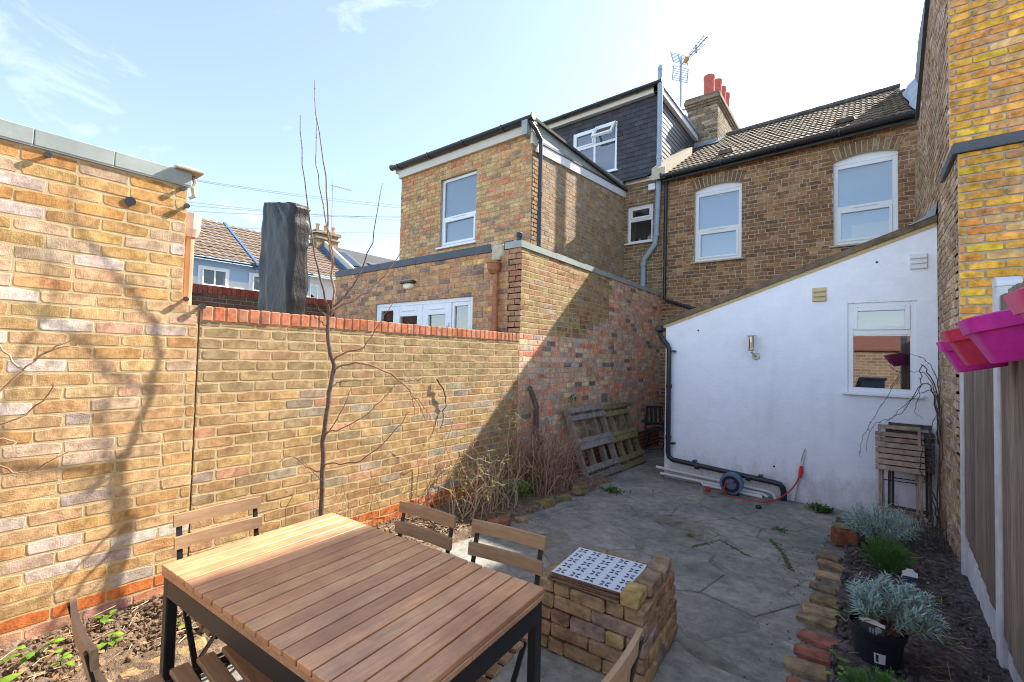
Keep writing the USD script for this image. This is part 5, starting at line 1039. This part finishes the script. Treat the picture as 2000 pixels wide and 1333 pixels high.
a0 = math.atan2(-3.23, -.045) + .10; v, f = [], []
for i in range(7): a = a0 + .30 * (i / 6 - .5) * 1.5; v += [(.1025 * math.cos(a), .1025 * math.sin(a), .045), (.1105 * math.cos(a), .1105 * math.sin(a), .10)]
MB().add(v, [(2 * i, 2 * i + 2, 2 * i + 3, 2 * i + 1) for i in range(6)]).build('label', 'label_white', pot)
v = []
for a in (a0 - .16, a0 - .05): v += [(.104 * math.cos(a), .104 * math.sin(a), .053), (.1105 * math.cos(a), .1105 * math.sin(a), .093)]
MB().add(v, [(0, 2, 3, 1)]).build('label_print', 'label_blue', pot)
sprig_bush('curry_plant', 'silvery grey needle leaved plant spilling out of the black pot', 'plant', (.065, 3.25, .175), .215, .26, 120, 'silver_leaf', .055, .009, 22, 5, .55, lean=(.055, .075), base_r=.34, droop=.22)
def plant_label(loc, rz, w, h, mt, label, top='label_white', tilt=.25):
    t = thing('plant_label', label, 'label', loc, rz); c, s = math.cos(tilt), math.sin(tilt); Rm = np.array([[1, 0, 0], [0, c, s], [0, -s, c]])
    m = MB(); m.box((-w / 2, -.001, -.03 if h > .1 else 0), (w / 2, .001, h), 0, None, Rm); m.build('card', mt, t)
    q = [(-w / 2, h * .8), (w / 2, h * .8), (w / 2, h), (w * .3, h * 1.03), (w * .2, h * 1.12), (-w * .2, h * 1.12), (-w * .3, h * 1.03), (-w / 2, h)]; fr_ = Fr((0, 0, 0), (1, 0, 0), (0, -1, 0)); m = MB(); m.prism(Polygon(q), fr_, .0015, .003); m.v[0] = m.v[0] @ Rm.T; m.build('heading', top, t)
    m = MB()
    for k in range(3): m.box((-w * .1 + k * w * .12, -.0025, h * .2), (-w * .02 + k * w * .12, -.0015, h * .55), 0, None, Rm)
    m.lathe([(0, 0), (w * .13, 0)], 10, np.array([w * .25, -.0022, h * .55]) @ Rm.T, M=Rm @ np.array([[1, 0, 0], [0, 0, 1], [0, 1, 0.]])); m.build('picture', 'label_pic', t)
plant_label((.25, 4.36, -.03), 5, .085, .165, 'label_blue', 'dark blue plant label with white scrolled top stuck in the right bed')
plant_label((.02, 3.135, .172), -12, .11, .075, 'label_green', 'dark green plant label slipped inside the rim of the black pot')

def broadleaf(name, label, loc, n, L, seed, h=.06, mat='weed_leaf', spread=.06, group=None):
    rr = np.random.default_rng(seed); t = thing(name, label, 'weed', loc, 0, group); fo, st = MB(), MB()
    for k in range(n):
        a = rr.uniform(0, 6.28); hh = h * rr.uniform(.4, 1.1); p1 = np.array([spread * math.cos(a) * rr.random(), spread * math.sin(a) * rr.random(), hh]); st.tube([(0, 0, 0), p1 * (.4, .4, .7), p1], .0016, 4, cap=False)
        leaf(fo, p1, (math.cos(a), math.sin(a), rr.uniform(.0, .6)), L * rr.uniform(.7, 1.2), L * rr.uniform(.5, .75), .35, seg=4)
    st.build('stem', 'green_needle', t); fo.build('foliage', mat, t)
LW = [((-3.33, .62, .06), 5, .055, 'round leaved seedling near the red base course of the tall wall'), ((-3.26, .36, .06), 7, .06, 'bright green weed with round leaves beside the leaning chair back'), ((-3.08, .43, .06), 5, .045, 'small bright weed in the left bed nearest the tan edging'), ((-3.12, .62, .06), 6, .05, 'green weed in the middle of the sunlit left bed'),
      ((-3.30, 1.00, .06), 5, .045, 'bright seedling at the foot of the wall behind the table leg'), ((-2.93, 1.00, .06), 5, .05, 'low green weed between the table leg and the edging'), ((-3.05, .20, .06), 6, .09, 'large pale leaved weed at the bottom left corner'), ((-3.0, .86, .06), 5, .045, 'yellow green sprout before the table leg')]
for k, (l, n, L, lab) in enumerate(LW): broadleaf('weed', lab, l, n, L, 70 + k)
RW = [((.36, 3.62, .03), 5, .035, 'small weed in the dark soil right of the potted plant'), ((.40, 3.0, .02), 5, .04, 'seedling in the dark soil near the gravel board'), ((-.12, 3.62, .03), 6, .04, 'green weed between the edging bricks and the silvery plant'), ((-.13, 3.03, .03), 4, .05, 'two leaved bright seedling beside a red edging brick'), ((-.11, 2.86, .03), 4, .04, 'small seedling lowest along the right edging'), ((.38, 4.25, .02), 4, .03, 'tiny seedling by the fence in the right bed'), ((.45, 2.75, .02), 5, .04, 'small round leaved weed at the bottom right')]
for k, (l, n, L, lab) in enumerate(RW): broadleaf('weed', lab, l, n, L, 90 + k, .03)
def grass_tuft(loc, n, L, seed, label, mat='green_needle', spread=.05, w=.004):
    rr = np.random.default_rng(seed); m = MB()
    for k in range(n):
        a = rr.uniform(0, 6.28); p = np.array(loc) + (rr.normal(0, spread), rr.normal(0, spread), 0); leaf(m, p, (math.cos(a) * .7, math.sin(a) * .7, rr.uniform(.5, 1.4)), L * rr.uniform(.5, 1.1), w, .4, seg=3)
    tag(m.build('weed_tuft', mat), label, 'weed')
grass_tuft((-2.55, 5.42, -.085), 90, .09, 1, 'low green weed on the paving before the pallets', 'weed_dark', .07, .02)
grass_tuft((-1.33, 4.52, -.06), 26, .07, 2, 'narrow upright tuft of grass in a joint of the paving', 'green_needle', .015, .006)
grass_tuft((-.68, 5.33, -.08), 30, .07, 3, 'small weed tuft in the paving before the red brick', 'weed_dark', .03, .012)
grass_tuft((-.42, 6.50, -.12), 110, .15, 4, 'leafy weed at the foot of the white wall right of the cord', 'weed_dark', .055, .022)
grass_tuft((-.62, 4.9, -.07), 18, .05, 5, 'tiny weed tuft in the paving joint before the right bed', 'green_needle', .02, .006)
grass_tuft((-1.85, 3.35, -.03), 14, .05, 6, 'small weed growing in the paving near the left bed', 'green_needle', .02, .006)
for pts, lab in ((((-1.22, 4.25), (-1.08, 4.62), (-.80, 4.38)), 'arched line of moss in a paving joint'), (((-.72, 5.0), (-.55, 4.6), (-.48, 4.3)), 'line of moss in a paving joint before the right bed')):
    m = MB(); rr = np.random.default_rng(5)
    for a, b in zip(pts[:-1], pts[1:]):
        for q in np.linspace(0, 1, 80):
            c = np.array(a) * (1 - q) + np.array(b) * q + rr.normal(0, .010, 2); s_ = trimesh.creation.icosphere(1, rr.uniform(.004, .012)); m.add(s_.vertices * (1.3, 1, .25) + (c[0], c[1], float(gz(c[0], c[1])) + .0), s_.faces)
    tag(m.build('moss_line', 'moss'), lab, 'moss', kind='stuff')

# litter on the beds: clods, dead leaves and straw nobody could count
def litter(name, label, mat, n, area_, z, kind_, seed, size):
    rr = np.random.default_rng(seed); m = MB(); ico = trimesh.creation.icosphere(0, 1.0)
    for k in range(n):
        x, y = (rr.uniform(area_[0], area_[1]) if 'paving' not in name else (area_[1] - (area_[1] - area_[0]) * rr.random() ** 2 if area_[0] > -1 else area_[0] + (area_[1] - area_[0]) * rr.random() ** 2)), rr.uniform(area_[2], area_[3]); zz = z + float(gz(x, y)) + rr.uniform(0, .02)
        if kind_ == 'clod': s_ = size * rr.uniform(.4, 1.3); m.add(ico.vertices * s_ * rr.uniform(.6, 1.2, 3) + rr.normal(0, s_ * .12, (12, 3)) + (x, y, zz), ico.faces)
        elif kind_ == 'straw': a = rr.uniform(0, 6.28); L = size * rr.uniform(.4, 1.4); d = np.array([math.cos(a), math.sin(a), rr.uniform(-.1, .25)]) * L; m.tube([(x, y, zz), np.array([x, y, zz + .004]) + d * .5 + rr.normal(0, .004, 3), np.array([x, y, zz]) + d], rr.uniform(.0012, .003), 4, cap=False)
        else: a = rr.uniform(0, 6.28); leaf(m, np.array([x, y, zz + .006]), (math.cos(a), math.sin(a), rr.uniform(-.1, .5)), size * rr.uniform(.5, 1.3), size * rr.uniform(.35, .7), rr.uniform(.1, .7), seg=3)
    tag(m.build(name, mat), label, 'soil litter', kind='stuff')
LA, RA = (-3.49, -2.88, 0.0, 3.6), (-.15, .56, 2.3, 5.9)
litter('soil_clods', 'crumbly dry soil clods over the sunlit left bed', 'soil_dry', 3800, LA, .045, 'clod', 1, .013)
litter('dead_leaves', 'curled brown dead leaves scattered on the left bed', 'dry_leaf', 260, LA, .055, 'leaf', 2, .045)
litter('straw', 'dry stalks and straw lying on the left bed', 'twig_pale', 240, LA, .06, 'straw', 3, .10)
litter('soil_clods', 'dark moist soil clods over the right bed', 'soil_dark', 3800, RA, .022, 'clod', 4, .014)
litter('straw', 'pale dry stalks lying on the dark right bed', 'twig_pale', 90, RA, .04, 'straw', 5, .10)
litter('dead_leaves', 'small dead leaves scattered on the dark right bed', 'dry_leaf', 60, RA, .035, 'leaf', 6, .03)
litter('grit', 'small pale stones and grit scattered on the paving', 'debris_pale', 500, (-2.6, -.32, 2.0, 6.4), -.004, 'clod', 7, .0045)
litter('paving_dirt', 'dark crumbs of soil and leaf bits on the paving beside the beds', 'soil_dark', 420, (-.55, -.28, 2.4, 5.4), -.014, 'clod', 8, .0055)
litter('paving_dirt', 'brown crumbs of soil spilled on the paving along the left bed', 'soil_dry', 420, (-2.80, -2.45, 2.9, 5.5), -.014, 'clod', 9, .0055)

# ---------------------------------------------------------------- young tree, shrubs, brambles, climber
def smooth_path(pts, n=14, wob=.006, seed=0):
    pts = np.array(pts, float); cs = CubicSpline(np.arange(len(pts)), pts) if len(pts) > 2 else None; s = np.linspace(0, len(pts) - 1, n); p = cs(s) if cs else np.outer(1 - s, pts[0]) + np.outer(s, pts[1])
    rr = np.random.default_rng(seed); w = rr.normal(0, wob, p.shape); w[0] = 0; w[-1] *= .3; return p + w
def buds(mb, p, r, n, seed, size=.009):
    rr = np.random.default_rng(seed)
    for k in range(n):
        f = rr.uniform(.15, 1.0) * (len(p) - 1.001); i = int(f); b = p[i] + (p[i + 1] - p[i]) * (f - i); d = rr.normal(0, 1, 3) * .7 + (p[i + 1] - p[i]) / np.linalg.norm(p[i + 1] - p[i]); d /= np.linalg.norm(d); mb.tube([b, b + d * size * .6, b + d * size], [.0025, .0032, .0006], 4, cap=False)
X0 = -3.17
tree = thing('young_tree', 'slender bare young tree with upright budding branches against the low wall', 'tree')
trunk = smooth_path([(-3.16, 1.775, -.05), (-3.17, 1.80, .40), (-3.175, 1.80, .85), (-3.17, 1.815, 1.20), (-3.17, 1.855, 1.46), (-3.17, 1.842, 1.56), (-3.17, 1.80, 1.72), (-3.17, 1.805, 1.93)], 26, .003, 1)
m = MB(); m.tube(trunk, np.interp(np.linspace(0, 1, 26), [0, .6, .78, 1], [.019, .016, .015, .012]), 9); m.build('trunk', 'bark', tree, smooth=True)
TOP = (-3.17, 1.805, 1.92)
BR = [([TOP, (-3.13, 1.745, 2.02), (-3.08, 1.62, 2.35), (-3.12, 1.56, 2.80), (-3.14, 1.51, 3.28)], .010, 26), ([TOP, (-3.19, 1.84, 2.12), (-3.22, 1.80, 2.50), (-3.2, 1.76, 2.85), (-3.16, 1.67, 3.2), (-3.15, 1.605, 3.59)], .011, 34),
      ([(-3.2, 1.835, 2.25), (-3.16, 1.77, 2.5), (-3.13, 1.675, 2.8), (-3.13, 1.63, 3.05), (-3.13, 1.62, 3.32)], .007, 20), ([TOP, (-3.13, 1.90, 2.05), (-3.08, 2.02, 2.28), (-3.06, 2.10, 2.65), (-3.05, 2.15, 2.98)], .010, 24),
      ([(-3.17, 1.81, 1.88), (-3.12, 1.90, 1.98), (-3.05, 2.08, 2.12), (-2.98, 2.30, 2.45), (-2.93, 2.47, 2.98)], .010, 24), ([(-3.17, 1.80, 1.86), (-3.16, 1.72, 1.93), (-3.15, 1.66, 1.99)], .005, 5), ([(-3.17, 1.80, 1.80), (-3.18, 1.75, 1.84), (-3.2, 1.70, 1.88)], .004, 4),
      ([(-3.17, 1.845, 1.55), (-3.1, 1.93, 1.62), (-3.02, 2.02, 1.68), (-2.95, 2.10, 1.86), (-2.92, 2.20, 2.02)], .008, 14), ([(-3.17, 1.85, 1.48), (-3.1, 1.96, 1.53), (-3.0, 2.10, 1.51), (-2.92, 2.28, 1.40), (-2.85, 2.40, 1.24), (-2.82, 2.48, 1.08)], .009, 22),
      ([(-2.95, 2.22, 1.45), (-2.9, 2.32, 1.40), (-2.82, 2.42, 1.42)], .004, 8), ([(-2.9, 2.3, 1.36), (-2.86, 2.36, 1.28), (-2.85, 2.38, 1.12)], .004, 8), ([(-2.86, 2.38, 1.26), (-2.8, 2.45, 1.18), (-2.76, 2.55, .96)], .004, 8),
      ([(-3.17, 1.83, 1.37), (-3.1, 1.95, 1.40), (-3.04, 2.08, 1.40)], .004, 6), ([(-3.17, 1.81, 1.02), (-3.08, 1.95, 1.07), (-2.98, 2.12, 1.22), (-2.93, 2.25, 1.38)], .006, 10), ([(-3.17, 1.805, 1.0), (-3.1, 1.86, 1.12), (-3.08, 1.93, 1.28), (-3.1, 1.95, 1.36)], .005, 8),
      ([(-3.17, 1.80, .78), (-3.05, 1.92, .79), (-2.95, 2.05, .84), (-2.88, 2.22, 1.02), (-2.84, 2.32, 1.16)], .006, 12), ([(-3.17, 1.80, .72), (-3.2, 1.68, .79), (-3.22, 1.6, .86), (-3.22, 1.5, .84)], .005, 10), ([(-3.17, 1.80, .66), (-3.15, 1.72, .74), (-3.18, 1.64, .84)], .004, 6)]
for k, (p, r_, nb) in enumerate(BR):
    q = smooth_path(p, 18, .005, 20 + k); m = MB(); m.tube(q, np.linspace(r_ * .95, .0020, 18), 6); buds(m, q, r_, nb, k); m.build('branch', 'twig' if k % 3 else 'bark', tree, smooth=True)
t = thing('bare_shrub', 'bare twigs with small buds reaching in from the left edge', 'shrub')
for k, p in enumerate(([(-3.28, .02, 1.22), (-3.3, .19, 1.39), (-3.3, .27, 1.49), (-3.3, .33, 1.57), (-3.28, .45, 1.62)], [(-3.3, .27, 1.49), (-3.32, .22, 1.55), (-3.34, .16, 1.64), (-3.35, .10, 1.72)], [(-3.32, .0, 1.12), (-3.3, .2, 1.23), (-3.3, .30, 1.28), (-3.28, .36, 1.38), (-3.27, .37, 1.42)], [(-3.3, .30, 1.54), (-3.25, .36, 1.60), (-3.2, .46, 1.68)], [(-3.32, .0, 1.12), (-3.3, .2, 1.04), (-3.3, .28, .98), (-3.28, .44, 1.06)], [(-3.33, -.05, 1.2), (-3.3, .2, 1.16), (-3.28, .24, 1.12)], [(-3.25, -.1, .06), (-3.28, -.05, .7), (-3.32, .0, 1.12), (-3.28, .02, 1.22)])):
    q = smooth_path(p, 12, .004, 60 + k); m = MB(); m.tube(q, np.linspace(.006 if k < 6 else .012, .002 if k < 6 else .006, 12), 5); buds(m, q, .004, 10, 60 + k); m.build('branch', 'twig' if k % 2 == 0 else 'twig_pale', t, smooth=True)
def tangle(name, label, cat, n, base, reach, hgt, mats, seed, r=.004, leaves=0, arch=.5, lo=.3):
    rr = np.random.default_rng(seed); t = thing(name, label, cat); parts = [MB() for _ in mats]; fo = MB()
    for k in range(n):
        b = np.array([rr.uniform(*base[0]), rr.uniform(*base[1]), 0]); b[2] = float(gz(b[0], b[1])) + .03; a = rr.uniform(0, 6.28); L = reach * rr.uniform(lo, 1); h = hgt * rr.uniform(.35, 1.05)
        e = b + (L * math.cos(a), L * math.sin(a), h * (1 - arch * rr.random() * 1.15)); mid = b + (L * (.35 * math.cos(a) + .25 * rr.normal()), L * (.35 * math.sin(a) + .25 * rr.normal()), h * rr.uniform(.7, 1.05)); e[0] = np.clip(e[0], -3.47, -2.62); mid[0] = np.clip(mid[0], -3.47, -2.7)
        q = smooth_path([b, mid, e], 10, .018, int(rr.integers(1e6))); parts[int(rr.integers(len(mats)))].tube(q, np.linspace(r * rr.uniform(.7, 1.4), .0012, 10), 4, cap=False)
        for j in range(int(rr.integers(0, 4))):
            i = int(rr.integers(3, 9)); d = rr.normal(0, 1, 3); d[2] = abs(d[2]) * .6; d *= .12 * rr.uniform(.4, 1.2) / np.linalg.norm(d); w = q[i] + d; w[0] = max(w[0], -3.49); parts[int(rr.integers(len(mats)))].tube([q[i], q[i] + d * .5 + rr.normal(0, .01, 3), w], [.002, .0015, .001], 4, cap=False)
        for j in range(leaves):
            i = int(rr.integers(2, 10)); a2 = rr.uniform(0, 6.28); leaf(fo, q[i], (math.cos(a2), math.sin(a2), rr.uniform(-.1, .7)), .035 * rr.uniform(.6, 1.3), .018, .3, seg=3)
    for p, mt in zip(parts, mats): p.build('stem', mt, t)
    fo.build('foliage', 'weed_leaf', t)
tangle('dead_bramble', 'dense tangle of dry reddish brown dead stems before the pallets', 'bramble', 170, ((-3.35, -2.9), (4.35, 5.05)), .50, .80, ('dead_stem', 'dead_stem2', 'twig_pink'), 3, .0052, 0, .95)
tangle('dead_bramble', 'thin dry stems climbing the brick wall behind the bramble tangle', 'bramble', 16, ((-3.46, -3.3), (4.2, 5.1)), .35, 1.3, ('dead_stem', 'twig'), 4, .003, 1, .3)
tangle('rose_bush', 'straggly thorny bush with pale twisting stems and fresh yellow green leaves', 'shrub', 52, ((-3.25, -2.92), (3.15, 3.9)), .45, .66, ('twig_pale', 'twig_pink', 'twig_pale'), 5, .006, 4, .8)
tangle('sapling', 'thin bare stems standing by the wall left of the shadow edge', 'shrub', 16, ((-3.46, -3.2), (2.75, 3.7)), .16, .85, ('twig_pale', 'twig'), 6, .003, 0, .2)
tangle('rose_bush', 'leafy stem with yellow green shoots in front of the shadowed wall', 'shrub', 9, ((-3.25, -3.05), (3.95, 4.2)), .25, 1.15, ('twig_pale', 'twig'), 8, .005, 7, .1, .6)
tangle('rose_bush', 'low green leafy plant at the foot of the bramble tangle', 'plant', 46, ((-3.3, -2.95), (3.6, 4.6)), .22, .26, ('green_needle',), 7, .003, 6, .5)
tangle('sapling', 'sparse thin twigs growing against the low wall behind the table', 'shrub', 12, ((-3.46, -3.25), (1.55, 2.5)), .14, .62, ('twig_pale', 'twig'), 9, .0028, 0, .2)
m = MB(); m.tube(smooth_path([(-3.44, 4.93, .1), (-3.42, 4.92, .6), (-3.43, 4.85, 1.0), (-3.45, 4.80, 1.22)], 12, .02, 3), np.linspace(.05, .028, 12), 8); tag(m.build('dead_stump', 'bark', smooth=True), 'thick dead trunk stump against the wall behind the bramble tangle', 'stump')
m = MB(); m.tube(smooth_path([(-3.48, 3.25, .85), (-3.49, 3.32, 1.05), (-3.48, 3.30, 1.22), (-3.49, 3.20, 1.36)], 12, .008, 9), np.linspace(.004, .008, 12), 6); tag(m.build('old_vine', 'vine_stem', smooth=True), 'short dark twisted vine clinging to the sunlit low wall', 'vine')
m = MB()
for k in range(14):
    rr = np.random.default_rng(200 + k); leaf(m, np.array([-3.40, 5.75 + rr.normal(0, .06), .88 + rr.random() * .2]), (rr.uniform(0, .6), rr.normal(0, .5), 1), .08, .03, .2, seg=3)
tag(m.build('leafy_shoot', 'green_needle'), 'fresh green leafy shoot above the grey pallet', 'weed')
v_ = thing('climbing_vine', 'bare climbing vine on the rough flank arching over the white wall window', 'vine')
VN = [[(.60, 6.45, -.05), (.58, 6.42, .5), (.60, 6.40, 1.0), (.585, 6.40, 1.38), (.54, 6.45, 1.62), (.42, 6.50, 1.73), (.20, 6.55, 1.79)], [(.57, 6.35, -.05), (.60, 6.33, .6), (.59, 6.35, 1.2), (.50, 6.42, 1.52), (.38, 6.48, 1.55), (.22, 6.52, 1.60)], [(.59, 6.5, .8), (.56, 6.5, 1.3), (.47, 6.5, 1.42), (.3, 6.55, 1.10), (.12, 6.6, .98), (.0, 6.62, .62)],
      [(.60, 6.4, .9), (.57, 6.42, 1.25), (.53, 6.45, 1.36), (.42, 6.5, 1.30), (.28, 6.55, 1.12), (.17, 6.55, .98)], [(.60, 6.45, 1.1), (.54, 6.5, 1.5), (.46, 6.5, 1.62), (.46, 6.52, 1.40), (.42, 6.55, 1.18), (.48, 6.58, 1.05)], [(.30, 6.64, 1.5), (.12, 6.66, 1.12), (-.02, 6.68, .80), (-.06, 6.68, .62), (-.05, 6.68, .54)], [(.56, 6.3, -.05), (.53, 6.2, .25), (.50, 6.25, .55), (.56, 6.35, .9), (.60, 6.4, 1.3)], [(.58, 6.45, .2), (.48, 6.4, .42), (.44, 6.45, .60), (.52, 6.48, .9), (.60, 6.5, 1.25), (.60, 6.45, 1.6)]]
for k, p in enumerate(VN):
    q = smooth_path(p, 26, .006, 300 + k); m = MB(); m.tube(q, np.linspace(.0065 if k not in (5,) else .003, .0018, 26), 5); buds(m, q, .003, 10, 300 + k, .02); m.build('stem', 'vine_stem', v_, smooth=True)
tangle_ = MB(); rr = np.random.default_rng(77)
for k in range(40):
    b = np.array([rr.uniform(.30, .60), rr.uniform(5.6, 6.35), -.06]); a = rr.uniform(0, 6.28); L = rr.uniform(.1, .35); tangle_.tube(smooth_path([b, b + (L * .4 * math.cos(a), L * .4 * math.sin(a), rr.uniform(.05, .28)), b + (L * math.cos(a), L * math.sin(a), rr.uniform(.0, .25))], 7, .008, 400 + k), np.linspace(.003, .001, 7), 4, cap=False)
tag(tangle_.build('dry_stalks', 'vine_stem'), 'dry stalks tangled at the foot of the rough flank behind the silvery bush', 'undergrowth', kind='stuff')

# ---------------------------------------------------------------- the end of the garden behind the viewer (mirrored in the lower window)
w = MB(); w.box((-.1, -1.15, -.3), (.36, -.75, 1.25), .02); w.box((-.14, -1.17, 1.25), (.40, -.7, 1.30), .01); tag(w.build('garden_end_shed', 'reel_grey'), kind='structure')
w = MB(); w.box((-3.5, -1.4, -.3), (2.0, -1.2, 2.0)); tag(w.build('garden_end_wall', 'far_brick'), kind='structure')
w = MB(); w.add([(-3.5, -1.15, 2.01), (2.0, -1.15, 2.01), (2.0, -2.2, 2.4), (-3.5, -2.2, 2.4)], [(0, 1, 2, 3)]); w.add([(-3.5, -1.15, 2.01), (2.0, -1.15, 2.01), (2.0, -1.15, 1.97), (-3.5, -1.15, 1.97)], [(0, 1, 2, 3)]); tag(w.build('garden_end_roof', 'far_tiles'), kind='structure')
